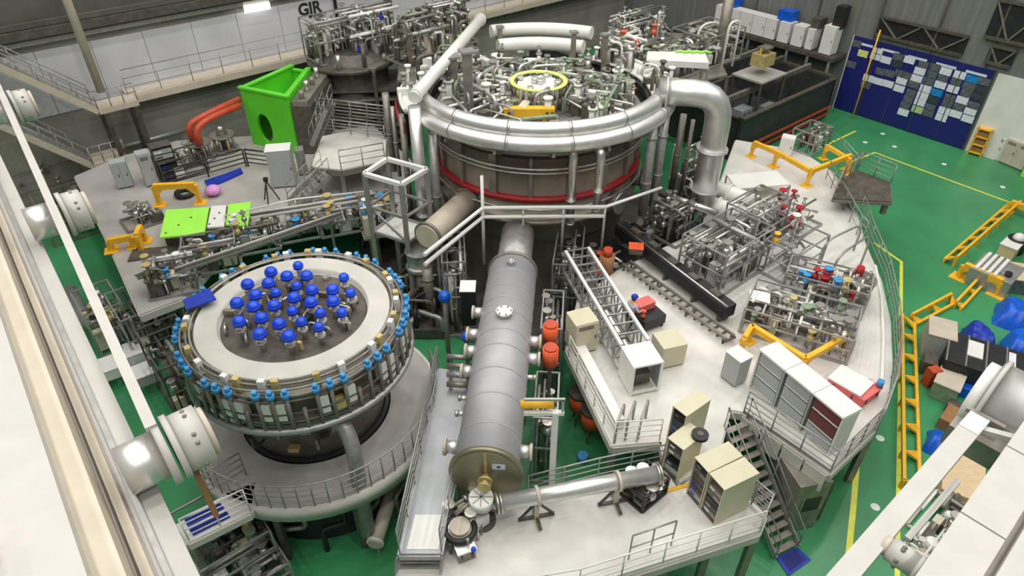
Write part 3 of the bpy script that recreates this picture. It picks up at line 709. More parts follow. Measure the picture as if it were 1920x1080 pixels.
MB().tube([P(1.2, 0, .7), P(L, 0, .7)], .14, 10).build('beam_tube', 'steel', tr)
for l in (L*.3, L*.55, L*.8): MB().cyl(P(l, 0, .7)-e*.15, P(l, 0, .7)+e*.15, .24, None, 14).build('tube_flange', 'dull', tr)
bx = MB().obox(P(0, -1.1, 0), P(0, 1.1, 0), 1.15, ZD+h-.05, ZD+h+.02).build('end_box_lid', 'white', tr)
for s in (-1, 1):
    MB().obox(P(0, s*1.02, 0)-sd*.04, P(0, s*1.02, 0)+sd*.04, 1.12, ZD+.12, ZD+h-.05).build('end_box_side', 'white' if s < 0 else 'glass', tr)
    for l in (.03, 1.1): MB().beam(P(l, s*1.02, .005), P(l, s*1.02, h-.05), .09).build('end_box_post', 'white', tr)
MB().beam(P(.03, -1, .12), P(.03, 1, .12), .09).build('end_box_sill', 'white', tr)
MB().box(P(.55, 0, .45), (.6, .5, .5), math.atan2(sd.y, sd.x)).build('end_box_motor', 'dark', tr)
# long dark covered beam and the rail beside it
a, b = D(1352, 612), D(1150, 452)
cb = T('covered_beam', 'long black covered beam line slanting across the right platform, behind the worker', 'beam line', a)
d = (b-a).normalized(); n = V((-d.y, d.x, 0))
MB().obox(a, b, -.62, ZD+.35, ZD+.92).build('cover', 'black', cb, bevel=.03)
for f in (.04, .25, .5, .75, .95):
    p = lerp(a, b, f); MB().obox(p-d*.05, p+d*.05, -.62, ZD+.005, ZD+.34).build('leg', 'dark', cb)
for f in (.12, .3, .48, .66, .84):
    p = lerp(a, b, f)-n*.3; MB().box(V((p.x, p.y, ZD+.92)), (.5, .3, .14+.1*(f > .5)), math.atan2(d.y, d.x), True).build('cover_hatch', 'dark', cb)
MB().tube([a+V((0, 0, .97))-n*.1, b+V((0, 0, .97))-n*.1], .05, 6).build('top_tube', 'steel', cb)
a2, b2 = D(1374, 640), D(1180, 500)
rl = T('floor_rail', 'pair of silver rails with a frame end lying beside the black covered beam', 'rail track', a2)
for k in (0, .42): MB().beam(a2+n*k+V((0, 0, .3)), b2+n*k+V((0, 0, .3)), .08, .12).build('rail', 'dull', rl)
for i in range(16): p = lerp(a2, b2, i/15); MB().beam(p+n*-.08+V((0, 0, .2)), p+n*.5+V((0, 0, .2)), .1, .06).build('sleeper', 'dark', rl)
for f in (.02, .35, .7, .98):
    for k in (0, .42): p = lerp(a2, b2, f)+n*k; MB().beam(p+V((0, 0, .005)), p+V((0, 0, .24)), .08).build('leg', 'dark', rl)
# worker
wp = D(1178, 622)
def person(p, yaw, label):
    t = T('person', label, 'person', p, yaw)
    bm = bpy.data.meshes.new('body')
    J = [(0, 0, .95), (0, 0, 1.15), (0, .03, 1.4), (0, .06, 1.52), (0, .09, 1.66),          # pelvis..head centre
         (.19, .03, 1.41), (.27, .12, 1.15), (.2, .34, 1.06), (.17, .42, 1.04),
         (-.19, .03, 1.41), (-.26, .1, 1.15), (-.2, .33, 1.1), (-.17, .41, 1.08),
         (.1, 0, .92), (.11, .03, .5), (.11, -.01, .08), (.11, .15, .03),
         (-.1, 0, .92), (-.11, .02, .5), (-.12, -.02, .08), (-.12, .14, .03), (0, .1, 1.78)]
    E = [(0, 1), (1, 2), (2, 3), (3, 4), (4, 21), (2, 5), (5, 6), (6, 7), (7, 8), (2, 9), (9, 10), (10, 11), (11, 12), (0, 13), (13, 14), (14, 15), (15, 16), (0, 17), (17, 18), (18, 19), (19, 20)]
    rr = [.15, .14, .15, .06, .1, .075, .055, .042, .04, .075, .055, .042, .04, .105, .075, .055, .045, .105, .075, .055, .045, .08]
    bm.from_pydata(J, E, []); o = bpy.data.objects.new('body', bm); C.objects.link(o); o.parent = t
    o.modifiers.new('skin', 'SKIN')
    for i, v in enumerate(bm.skin_vertices[0].data): v.radius = (rr[i], rr[i]*.8 if i < 3 else rr[i]); v.use_root = i == 0
    ss = o.modifiers.new('sub', 'SUBSURF'); ss.levels = ss.render_levels = 2
    bm.materials.append(M['shirt']); 
    # trousers, shirt over the same skeleton, slightly fuller; skin shows at head, forearms and hands
    def shell(name, ids, m, grow):
        me = bpy.data.meshes.new(name); idx = {j: k for k, j in enumerate(ids)}
        me.from_pydata([J[j] for j in ids], [(idx[a], idx[b]) for a, b in E if a in idx and b in idx], [])
        q = bpy.data.objects.new(name, me); C.objects.link(q); q.parent = t
        q.modifiers.new('skin', 'SKIN')
        for k, v in enumerate(me.skin_vertices[0].data):
            r0 = rr[ids[k]]*grow; v.radius = (r0, r0*.82 if ids[k] < 3 else r0); v.use_root = k == 0
        s2 = q.modifiers.new('sub', 'SUBSURF'); s2.levels = s2.render_levels = 2; me.materials.append(M[m])
    bm.materials.clear(); bm.materials.append(M['skin'])
    shell('trousers', [0, 13, 14, 15, 17, 18, 19], 'trous', 1.12)
    shell('shirt', [1, 2, 5, 6, 9, 10], 'shirt', 1.12)
    L = True
    for s in (.11, -.115): MB().box((s, .07, .05), (.1, .28, .1)).build('shoe', 'black', t, L, .02)
    mb = MB().ball((0, .09, 1.74), .125, 14, True, .95).cyl((0, .09, 1.735), (0, .09, 1.75), .145, None, 14); mb.build('helmet', 'bmat', t, L)
    for s in (-1, 1):                                       # fingers round the tool, thumbs, face
        hd = V((.17*s, .42, 1.04 if s > 0 else 1.08)); f = MB()
        for k in range(4): b = hd+V(((k-1.5)*.018, .03, 0)); f.tube([b, b+V((0, .045+.006*(k in (1, 2)), -.012)), b+V((0, .06, -.045))], .009, 6)
        f.tube([hd+V((-s*.03, 0, 0)), hd+V((-s*.05, .035, -.01)), hd+V((-s*.045, .06, -.02))], .01, 6); f.build('fingers', 'skin', t, L)
    f = MB(); f.ball((0, .19, 1.655), .018, 8); f.build('nose', 'skin', t, L)
    for s in (-1, 1):
        MB().ball((.04*s, .178, 1.685), .012, 8).build('eye', 'black', t, L); MB().ball((.105*s, .085, 1.665), .025, 8).build('ear', 'skin', t, L)
    MB().box((0, .183, 1.605), (.05, .012, .01)).build('mouth', 'maroon', t, L)
    MB().lathe([(.112, 1.63), (.118, 1.7), (.1, 1.74)], (0, .075, 0), 14, PI*1.05, PI*1.95).build('hair', 'black', t, L)
    return t
person(wp, R(-60), 'person in a dark blue helmet and pale shirt standing by the box truss')
# trolley with faded red box
a, b = D(1206, 628), D(1246, 612)
ct = T('equipment_trolley', 'black trolley carrying a faded red box, beside the worker', 'trolley', a)
d = (b-a).normalized(); n = V((-d.y, d.x, 0))
MB().obox(a, b, 1.1, ZD+.18, ZD+.62).build('body', 'black', ct, bevel=.02)
for p in (a+d*.1+n*.1, b-d*.1+n*.1, a+d*.1+n*1, b-d*.1+n*1): MB().cyl(p+V((0, 0, .09))-d*.03, p+V((0, 0, .09))+d*.03, .088, None, 12).build('wheel', 'dark', ct)
MB().obox(a+d*.1+n*.55, b-d*.15+n*.55, .5, ZD+.63, ZD+.95).build('red_box', 'pink', ct, bevel=.02)
v = MB(); valve(v, a+n*.3+d*.12+V((0, 0, .72)), .1); v.build('valve', 'orange', ct)
# orange and dark machines by the vessel foot
a, b = D(1178, 482, .94), D(1204, 484, .94)
cabinet(a, b, .5, .3, 'small orange topped case lying on the far end of the black covered beam', 'dark', z=ZD+1.06, doors=1, front=False, topm='orange', name='case', cat='case')
p = D(1136, 510); oc = T('pump', 'rusty orange pump standing near the vessel foot, left of the orange topped case', 'pump', p)
MB().cyl(p+V((0, 0, .005)), p+V((0, 0, .9)), .3, .34, 18).build('casing', 'brown', oc); MB().cyl(p+V((0, 0, .9)), p+V((0, 0, 1.25)), .2, None, 16).build('motor', 'rust', oc)
MB().cyl(p+V((0, 0, .45)), p+V((.5, -.1, .45)), .12, None, 12).build('outlet', 'dull', oc)
# cabinets on the platform
cabinet(D(1076, 668), D(1118, 657), .9, top(D(1076, 668), 612)-ZD, 'beige cabinet with black vents beside the orange drums, left edge of the right platform', doors=1)
cabinet(D(1238, 694), D(1282, 684), .95, top(D(1238, 694), 655)-ZD, 'low beige box standing right of the white truss end box', front=False, vent=False)
# pump skids
skid(D(1350, 512), 3.4, 2.2, 2.2, 'open frame of pale pipework behind the black covered beam', seed=3, npipe=40, nvalve=12, nbox=6, ntank=3, mats=('steel', 'white', 'galv', 'dull'), r=.06)
skid(D(1268, 432), 2.6, 2.0, 1.8, 'dark pipework right of the vessel foot', seed=4, npipe=22, nvalve=8, frame=False, nbox=4, mats=('dull', 'dark', 'steel'), fm='dull')
skid(D(1470, 425), 3.0, 2.2, 1.2, 'pump skid with red motors near the small white vents at the platform edge', seed=11, frame=False, npipe=20, nvalve=16, nbox=5, hues=('red', 'red', 'white'), mats=('white', 'steel', 'dull'), ntank=2)
skid(D(1405, 455), 2.6, 1.6, 2.3, 'slim frame of white pipes standing beside the red motor skid', seed=15, npipe=26, nvalve=8, nbox=4, mats=('white', 'steel', 'galv'))
skid(D(1478, 505), 2.4, 1.6, 1.7, 'thin tubular frame with a yellow topped valve on the open platform', seed=21, npipe=6, nvalve=2, nbox=1, ntank=0, hues=('yellow',), mats=('galv', 'white'))
skid(D(1492, 622), 4.0, 2.2, 1.2, 'wide valve skid crowded with pipes inside the yellow frame on the right platform', yaw=R(-28), seed=31, npipe=52, nvalve=20, nbox=9, ntank=4, mats=('steel', 'galv', 'dull', 'white'), hues=('dark', 'steel', 'clamp', 'pvcg'))
skid(D(1540, 560), 3.2, 1.6, 1.3, 'low crowded skid behind the wide valve skid', yaw=R(-28), seed=37, npipe=34, nvalve=14, nbox=6, ntank=1, mats=('steel', 'white', 'dull'), hues=('red', 'valve', 'clamp'))
cabinet(D(1394, 605), D(1430, 612), .7, 1.15, 'white topped black box at the left end of the wide valve skid', 'dark', front=False, topm='white', name='control_box', cat='box')
p = D(1598, 560); tk = T('vacuum_tank', 'short steel tank with a red cap near the curved green railing', 'tank', p)
MB().lathe([(.55, .01), (.6, .05), (.6, 1.0), (.66, 1.02), (.66, 1.1), (1e-3, 1.12)], p, 28).build('shell', 'dull', tk)
MB().cyl(p+V((0, .2, 1.12)), p+V((0, .2, 1.5)), .16, None, 14).build('red_cap', 'red', tk)
for k in range(5): q = ang(p, .35, 72*k, ZD+1.12); MB().cyl(q, q+V((0, 0, .3)), .07, None, 8).build('nozzle', 'steel', tk)
for i, (x0, y0, x1, y1, hh) in enumerate(((1530, 505, 1600, 470, 1.5), (1548, 545, 1612, 500, 1.8), (1560, 575, 1585, 560, 1.3))):
    p, q = D(x0, y0), D(x1, y1); z = V((0, 0, hh))
    pipe([p+V((0, 0, .01)), p+z, q+z, q+V((0, 0, .01))], .05, ['thin grey hoop pipe by the curved railing, the farthest of three', 'thin grey hoop pipe by the curved railing, tallest of three', 'thin grey hoop pipe by the curved railing, nearest of three'][i], 'galv', rad=.7, name='hoop_pipe', n=8)
# white table
cs = [G(x, y, ZD+.85) for x, y in ((1380, 354), (1482, 346), (1456, 320), (1363, 328))]
tb = T('work_table', 'long white table top behind the fat white pipes on the right platform', 'table', V((cs[0].x, cs[0].y, ZD)))
MB().prism([c[:2] for c in cs], ZD+.8, ZD+.86).build('table_top', 'white', tb)
for c in cs: MB().beam(V((c.x, c.y, ZD+.005)), V((c.x, c.y, ZD+.8)), .07).build('leg', 'galv', tb)
# yellow frames
frame_yellow([D(1388, 662), D(1402, 640), D(1500, 702), D(1582, 655)], 'yellow lifting frame wrapped round the wide valve skid', .75, w=.2)
frame_yellow([D(1408, 293), D(1450, 312), D(1512, 348), D(1586, 318)], 'yellow lifting frame on the far right of the platform, by the white table', .85, w=.2)
frame_yellow([D(1543, 298), D(1588, 326)], 'short yellow frame joining the right end of the far yellow frame', .8, w=.18)
cabinet(D(1457, 290), D(1482, 295), .6, 1.1, 'small white cabinet behind the far yellow frame', 'white', doors=1, vent=False)
skid(D(1515, 278), 1.8, 1.4, 1.3, 'brownish drum skid behind the far yellow frame', seed=41, npipe=10, nvalve=6, ntank=3, mats=('dull', 'dark', 'galv'))
# landing on the right edge
t, pts = deck('landing', 'small dark landing raised at the right edge of the platform', [(1562, 372), (1672, 378), (1668, 340), (1605, 318), (1575, 340)], 'dark', z=3.9, th=.15, fascia='dull', lz=ZD+.003, legs=[(1664, 374), (1600, 350)])
railing([G(x, y, 3.9) for x, y in ((1562, 372), (1580, 338), (1605, 318))], 'short dark railing on the raised landing', m='dull', step=.7)
railing([D(x, y, .0) for x, y in ((1540, 272), (1575, 296), (1600, 325))], 'pale green railing over the green floor, beyond the far yellow frame', mids=3, m='galv', step=1.6)
railing([G(x, y, 3.9) for x, y in ((1608, 318), (1670, 344))], 'four-bar pale railing on the outer side of the raised landing', mids=3, step=.9)
railing([D(x, y) for x, y in ((1610, 402), (1628, 458), (1656, 525), (1671, 600), (1675, 680), (1667, 738), (1642, 808))], 'long curved railing along the right edge of the platform beside the green floor', mids=3, step=1.2, name='curved_railing')
a, b = D(1560, 330), D(1612, 430)
railing([D(1548, 335), D(1568, 372), D(1605, 440), D(1616, 452)], 'inner grey railing of the aisle along the right platform edge', mids=2, step=1.0, m='galv')
# edge kerb strip
mb = MB(); pp = [D(x, y) for x, y in ((1640, 500), (1652, 560), (1655, 640), (1652, 715))]
for p, q in zip(pp, pp[1:]): mb.beam(p+V((0, 0, .06)), q+V((0, 0, .06)), .1, .1)
solo(mb, 'kerb_strip', 'white', 'white kerb strip lying along the right platform inside the curved railing', 'kerb')
# white storage racks
a, b = D(1404, 724), D(1552, 856)
h = top(a, 655)-ZD
rk = T('storage_rack', 'row of white shelving units with two maroon panels at the platform corner', 'shelving', a)
d = (b-a).normalized(); n = V((-d.y, d.x, 0)); L = (b-a).length; dp = .75
MB().obox(a+n*(dp-.03), b+n*(dp-.03), .03, ZD+.005, ZD+h-.02).build('back_panel', 'white', rk)
for k in range(4):
    p = lerp(a, b, k/3); q = p-d*(.06 if k else 0); MB().obox(q, q+d*.06, dp, ZD+.005, ZD+h-.02).build('upright', 'greycab' if 0 < k < 3 else 'white', rk)
for k in range(3):
    p, q = lerp(a, b, k/3)+d*.1, lerp(a, b, (k+1)/3)-d*.1
    for j in range(3): MB().obox(p+n*.02, q+n*.02, dp-.06, ZD+h*j/3+.05, ZD+h*j/3+.09).build('shelf', 'white', rk)
    for j in range(3): MB().obox(p+n*.03, q+n*.03, .03, ZD+h*j/3+.12, ZD+h*(j+1)/3-.03).build('front_panel', 'maroon' if k == 2 and j > 0 else 'greycab', rk)
    MB().obox(lerp(a, b, k/3)-n*.05+d*.01, lerp(a, b, (k+1)/3)-n*.05-d*.01, dp+.1, ZD+h-.02, ZD+h+.05).build('top_cover', 'white', rk)
cabinet(D(1376, 728), D(1398, 716), .7, 1.25, 'grey cabinet with a white top left of the white shelving row', 'greycab', front=False, topm='white')
def crate(px, depth, h, label, m, lid=None, z=ZD, name='crate', cat='crate'):
    a, b = G(*px[0], z), G(*px[1], z); t = T(name, label, cat, a); d = (b-a).normalized(); n = V((-d.y, d.x, 0))
    MB().obox(a, b, depth, z+.004, z+h).build('body', m, t, bevel=.02)
    MB().obox(a-d*.03-n*.03, b+d*.03-n*.03, depth+.06, z+h, z+h+.06).build('lid', lid or m, t)
    for f in (.2, .8): p = lerp(a, b, f)-n*.02; MB().box(V((p.x, p.y, z+h*.6)), (.05, .04, .16), math.atan2(d.y, d.x)).build('latch', 'dark', t)
    return t
crate([(1546, 728), (1604, 762)], .95, .5, 'wide faded red crate with a white lid behind the white shelving row', 'pink', 'white')
crate([(1612, 768), (1646, 744)], .5, .42, 'small faded red crate at the platform corner railing', 'pink', 'pink')
p = D(1640, 742); solo(MB().cyl(p+V((0, 0, .5)), p+V((0, 0, .75)), .12, None, 12).cyl(p+V((0, 0, .01)), p+V((0, 0, .5)), .06, None, 10), 'bollard', 'valve', 'small blue capped bollard beside the small faded red crate', 'bollard')
railing([D(x, y) for x, y in ((1394, 774), (1556, 886), (1638, 807))], 'railing round the near corner of the right platform, in front of the white shelving', mids=3, step=1.0, toe=True)
# plates hung on the platform side under the railing
mb = MB(); a, b = D(1394, 776), D(1555, 890); d = (b-a).normalized(); n = V((d.y, -d.x, 0))
for k in range(4):
    p, q = lerp(a, b, k/4)+d*.03, lerp(a, b, (k+1)/4)-d*.03; mb.obox(p+n*.12, q+n*.12, .03, ZD-.85, ZD-.02)
solo(mb, 'side_plate', 'fascia', 'pale steel side plates hanging below the near corner of the right platform', 'plate')
# railing on left edge of the platform and pale beam
railing([D(x, y) for x, y in ((1066, 668), (1150, 832), (1236, 826))], 'pale railing along the left edge of the right platform above the gap', mids=3, step=.9, m='white')
a, b = D(1075, 640), D(1160, 805); solo(MB().beam(a+V((0, 0, .25)), b+V((0, 0, .25)), .35, .45), 'pale_duct', 'white', 'pale square duct lying just inside the left edge of the right platform', 'duct')
for i, (x, yb, r) in enumerate(((1152, 838, .0), (1172, 832, .0), (1196, 830, .0))):
    p, q = D(x, yb-8), D(x+14, yb-46); z = V((0, 0, .95))
    pipe([p+V((0, 0, .01)), p+z, q+z, q+V((0, 0, .01))], .045, 'grey handrail hoop at the near left corner of the right platform, '+['left of three', 'middle of three', 'right of three'][i], 'galv', rad=.15, name='handrail_hoop', n=8)
# drums in the gap
for i, (x, y, lab) in enumerate(((1084, 790, 'upper'), (1106, 822, 'lower'))):
    p = G(x, y, .0); t = T('vacuum_pump', 'orange drum pump on the green floor in the gap, the %s of two' % lab, 'pump', p)
    for k in range(3): MB().beam(ang(p, .3, 120*k, .005), ang(p, .3, 120*k, .9), .08).build('leg', 'dark', t)
    MB().cyl(p+V((0, 0, .9)), p+V((0, 0, 1.6)), .42, None, 20).build('drum', 'orange', t); MB().cyl(p+V((0, 0, 1.6)), p+V((0, 0, 1.75)), .46, None, 20).build('top_flange', 'dark', t)
p = G(1092, 862); solo(MB().cyl(p+V((0, 0, .005)), p+V((0, 0, .3)), .22, .2, 16), 'bucket', 'valve', 'blue bucket on the green floor in the gap', 'bucket')
# staircase down to the floor, mat, and grey housing under the corner
stair(D(1379, 792, -.05), G(1474, 1036, .12), 1.0, 13, 'grey steel staircase going down from the right platform to the blue mat', sm='dull')
q = [G(x, y, .03) for x, y in ((1455, 1046), (1494, 1026), (1521, 1050), (1478, 1080))]
mt = T('floor_mat', 'square blue mat on the green floor at the foot of the stairs', 'mat', V((q[0].x, q[0].y, 0)))
MB().prism([p[:2] for p in q], .008, .04).build('mat', 'bmat', mt)
c = sum(q, V())/4; MB().prism([lerp(c, p, .72)[:2] for p in q], .0405, .046).build('inner_panel', 'navy', mt)
a, b = G(1466, 1000), G(1524, 988)
hs = T('grey_housing', 'grey housing with a black square opening under the platform corner', 'machine', a); d = (b-a).normalized(); n = V((-d.y, d.x, 0))
MB().obox(a, b, 1.7, .005, 2.55).build('body', 'dull', hs, bevel=.02)
MB().obox(a+d*.35-n*.015, a+d*1.0-n*.015, .03, 1.1, 1.8).build('opening', 'black', hs)
MB().obox(a+d*.3-n*.03, a+d*.35-n*.03, .04, 1.05, 1.85).build('opening_frame', 'galv', hs)
MB().obox(b+d*.02+n*.2, b+d*.35+n*.2, 1.4, .005, 2.1).build('side_unit', 'dark', hs)
# racks between the platforms
openrack(D(1240, 880, 0), D(1268, 903), 1.0, 1.5, 'beige rack by the stair top with a black fan on its roof', seed=5)
openrack(D(1246, 838), D(1270, 858), 1.15, top(D(1268, 842), 766)-ZD, 'tall tan rack standing behind the rack with the black fan', seed=6)
p = D(1296, 868); z = ZD+1.55
fn = T('roof_fan', 'black round fan lying on top of a beige rack', 'fan', V((p.x, p.y, z)))
pf = G(1312, 818, z); MB().cyl(V((pf.x, pf.y, z)), V((pf.x, pf.y, z+.12)), .26, None, 20).build('housing', 'black', fn); MB().cyl(V((pf.x, pf.y, z+.12)), V((pf.x, pf.y, z+.14)), .1, None, 12).build('hub', 'dark', fn)
# front platform racks
openrack(D(1312, 955), D(1338, 986), 1.28, 1.7, 'nearest beige rack on the front platform, open side facing left', seed=8, units=6)
openrack(D(1286, 925), D(1310, 953), 1.28, 1.7, 'beige rack tucked close behind the nearest one on the front platform', seed=9, units=6)

# pipework that fills the gaps round the vessel foot
skid(D(1295, 342), 2.2, 1.6, 3.6, 'tall bundle of dull and white pipes between the standing pipes and the fat elbow', seed=141, frame=False, npipe=20, nvalve=6, mats=('white', 'dull', 'galv', 'silver'), nbox=2, z=2.0)
skid(V((G(1205, 440, 3.1).x, G(1205, 440, 3.1).y, 0)), 1.8, 1.4, 1.2, 'dark fittings on the black block in the gap, far end', seed=142, frame=False, npipe=12, nvalve=6, mats=('dark', 'dull', 'black'), nbox=3, z=2.605)
skid(V((G(1128, 500, 3.1).x, G(1128, 500, 3.1).y, 0)), 1.6, 1.4, 1.2, 'dark fittings on the black block in the gap by the truss', seed=143, frame=False, npipe=12, nvalve=6, mats=('dark', 'dull', 'steel'), nbox=3, z=2.605, hues=('rust', 'dark'))
skid(G(925, 505, 0), 1.6, 1.6, 4.2, 'rusty red hoses and fittings left of the vessel neck', seed=144, frame=False, npipe=16, nvalve=8, mats=('rust', 'maroon', 'dark', 'dull'), nbox=3, z=.002, hues=('maroon', 'rust'))
skid(G(1035, 505, 0), 1.5, 1.8, 4.2, 'steel fittings crowded right of the vessel neck', seed=145, frame=False, npipe=18, nvalve=8, mats=('steel', 'dull', 'dark', 'clamp'), nbox=3, z=.002)
# ================================================================ front platform and walkway beside the grey vessel
pa, pb = G(932, 944, 4.15), G(1236, 888, 4.15)
lp = T('long_pipe', 'long silver pipe lying on clamp stands across the front platform', 'pipe', V((pa.x, pa.y, ZD)))
d = (pb-pa).normalized()
MB().cyl(pa, pb, .25, None, 24).build('run', 'silver', lp)
for f in (0, .02, .985, 1): MB().cyl(lerp(pa, pb, f)-d*.03, lerp(pa, pb, f)+d*.03, .33, None, 24).build('flange', 'steel', lp)
for f in (.24, .74):
    p = lerp(pa, pb, f); s = V((-d.y, d.x, 0)); b = V((p.x, p.y, ZD+.005))
    mb = MB(); mb.lathe([(.265, -.05), (.31, -.05), (.31, .05), (.265, .05), (.265, -.05)], (0, 0, 0), 24)
    m = Matrix(((s.x, 0, d.x), (s.y, 0, d.y), (0, 1, 0))); mb.v = [tuple(m@V(v)+p) for v in mb.v]
    st = mb.build('clamp_ring', 'cream', lp)
    MB().beam(b, p-V((0, 0, .3)), .14, .2).build('stand_post', 'cream', lp)
    MB().beam(b+d*-.55+V((0, 0, .04)), b+d*.55+V((0, 0, .04)), .1, .08).build('stand_foot', 'dark', lp)
    MB().beam(b+s*-.5+V((0, 0, .1)), b+s*.5+V((0, 0, .1)), .1, .06).build('stand_foot', 'dark', lp)
    mb = MB()
    for k in (-1, 1): mb.beam(b+d*.5*k+V((0, 0, .08)), b+V((0, 0, .75)), .06)
    mb.build('stand_brace', 'dark', lp)
# white disc valve at its left end
p = G(902, 932, 4.25); b = V((p.x, p.y, ZD+.005))
dv = T('disc_valve', 'column topped by a white spoked disc at the left end of the long pipe', 'valve', b)
MB().cyl(b, p-V((0, 0, .3)), .2, None, 18).build('column', 'dull', dv)
MB().cyl(p-V((0, 0, .3)), p, .36, None, 24).build('disc', 'white', dv)
for k in range(8): q = ang(p, .33, 45*k, p.z+.012); MB().beam(V((p.x, p.y, p.z+.012)), q, .03, .02).build('spoke', 'galv', dv)
MB().cyl(b, b+V((0, 0, .08)), .42, None, 20).build('base_plate', 'dark', dv)
for k in range(3):
    q = ang(b, .5, 120*k+30, ZD+.05); MB().beam(q, V((b.x, b.y, ZD+.8)), .06).build('brace', 'dull', dv)
# turbo pump with black ring, gearbox box
p = D(864, 1012); tp = T('turbo_pump', 'steel pump with a thick black ring beside the walkway end', 'pump', p)
MB().cyl(p+V((0, 0, .01)), p+V((0, 0, .6)), .34, None, 24).build('body', 'steel', tp); MB().tube(ringpts(p, .42, ZD+.55, 32), .09, 8, True).build('black_ring', 'black', tp)
MB().cyl(p+V((0, 0, .6)), p+V((0, 0, .72)), .3, None, 24).build('top_plate', 'cream', tp)
for k in range(6): q = ang(p, .5, 60*k, ZD+.01); MB().tube([q, q+V((0, 0, .5+.2*(k % 2)))], .05, 6).build('pipe_stub', ['steel', 'dark', 'dull'][k % 3], tp)
crate([(861, 1058), (893, 1046)], .45, .42, 'small steel box with a blue knob by the steel pump with the black ring', 'dull', 'steel', name='gear_box', cat='box')
p = D(888, 1030, .5); solo(MB().ball(p, .08, 12).cyl(p-V((0, 0, .08)), p, .04, None, 8), 'knob', 'blue', 'round blue knob on the small steel box', 'knob')
skid(D(880, 975), 1.0, .8, .8, 'tangle of steel fittings under the end plate of the grey vessel', seed=51, frame=False, npipe=12, nvalve=8, mats=('steel', 'dark', 'dull'))
skid(D(1205, 925), 1.1, .9, .75, 'dark fittings on a black frame at the right end of the long pipe', seed=52, npipe=8, nvalve=4, mats=('dull', 'dark', 'steel'), fm='black', nbox=1)
railing([D(x, y) for x, y in ((990, 932), (1120, 899), (1240, 874))], 'grey railing along the far edge of the front platform behind the long pipe', mids=3, step=1.4, m='galv')
railing([D(x, y) for x, y in ((1424, 998), (1242, 1056), (1085, 1106), (960, 1128))], 'white railing along the near edge of the front platform', mids=2, step=1.1, m='white', toe=True)
a, b, c = D(1178, 1050), D(1258, 1022), D(1300, 1035)
railing([a, b], 'short raised gate rail standing inside the near railing of the front platform', h=1.2, mids=1, step=.7, m='galv')
railing([D(1356, 900), D(1436, 968), D(1424, 996)], 'dense slatted railing beside the nearest beige rack and the staircase', mids=6, step=.6, m='galv', r=.035)
mb = MB(); p, q = D(1246, 922), D(1296, 908); mb.beam(p+V((0, 0, .02)), q+V((0, 0, .02)), .12, .03)
solo(mb, 'edge_tape', 'yellow', 'yellow edge strip on the front platform beside the fallen grey plate', 'strip')
# walkway beside the grey vessel
ZW = 3.75
t, pts = deck('walkway', 'narrow grey walkway running along the left side of the long grey vessel', [(822, 690), (884, 700), (862, 850), (826, 1038), (748, 1038), (790, 850)], 'walk', z=ZW, th=.18, fascia='galv', legs=[(826, 700), (800, 850), (860, 850)])
MB().prism([G(x, y, ZW+.012)[:2] for x, y in ((778, 965), (832, 965), (822, 1030), (762, 1030))], ZW+.002, ZW+.015).build('cover_plate', 'white', t)
railing([G(x, y, ZW) for x, y in ((822, 690), (790, 850), (750, 1036))], 'grey railing on the left side of the narrow walkway', mids=3, step=1.2)
railing([G(x, y, ZW) for x, y in ((856, 900), (828, 1034))], 'short railing on the right side of the walkway near the steps', mids=2, step=1.0)
st = T('short_steps', 'three grey steps leading down from the walkway end to the front platform', 'stairs', D(790, 1062))
for k in range(3):
    a, b = G(748-4*k, 1046+9*k, ZW-.2*(k+1)+.04), G(826, 1046+9*k, ZW-.2*(k+1)+.04); MB().obox(a, b, .24, a.z-.04, a.z).build('step', 'galv', st)
for x in (745, 829):
    a, b = G(x, 1040, ZW), D(x-2, 1074, .1); MB().beam(a-V((0, 0, .1)), b, .05, .2).build('stringer', 'galv', st)
# things between walkway and vessel
for i, y in enumerate((668, 685, 702, 720)):
    a, b = G(838, y, 4.0), G(884, y+3, 4.0)
    pipe([a, b], .1, ['dark grey level tube beside the walkway, %s of four from the far end' % k for k in ('first', 'second', 'third', 'fourth')][i], 'dull' if i % 2 else 'galv', name='level_tube', legs=[(.15, ZW+.003 if False else .01), (.85, .01)])
cabinet(G(866, 612, ZD), G(893, 612, ZD), .7, 1.75, 'black box with a white lid standing left of the grey vessel', 'black', z=ZD, front=False, topm='white', name='control_box', cat='box')
p = G(833, 556, 4.2); t = T('blue_valve', 'blue valve head standing on a pipe left of the grey vessel neck', 'valve', V((p.x, p.y, .01)))
MB().cyl(V((p.x, p.y, .01)), p, .1, None, 10).build('stem', 'dull', t); MB().ball(p, .26, 14).build('head', 'tarp', t)
p = G(874, 632, 4.0); t = T('blue_valve', 'blue valve head low beside the black box with the white lid', 'valve', V((p.x, p.y, .01)))
MB().cyl(V((p.x, p.y, .01)), p, .08, None, 10).build('stem', 'dull', t); MB().ball(p, .2, 14).build('head', 'tarp', t)
skid(G(858, 600, 0), 1.0, 2.4, 4.2, 'tall grey pipe frame on the floor between walkway and grey vessel', z=.002, yaw=R(5), seed=61, npipe=16, nvalve=6, mats=('galv', 'dull', 'white'))
skid(G(845, 480, 0), 1.6, 2.6, 3.6, 'dark pipe frame on the floor left of the vessel neck', z=.002, yaw=R(5), seed=62, npipe=16, nvalve=6, mats=('dull', 'dark', 'galv'), fm='dull')
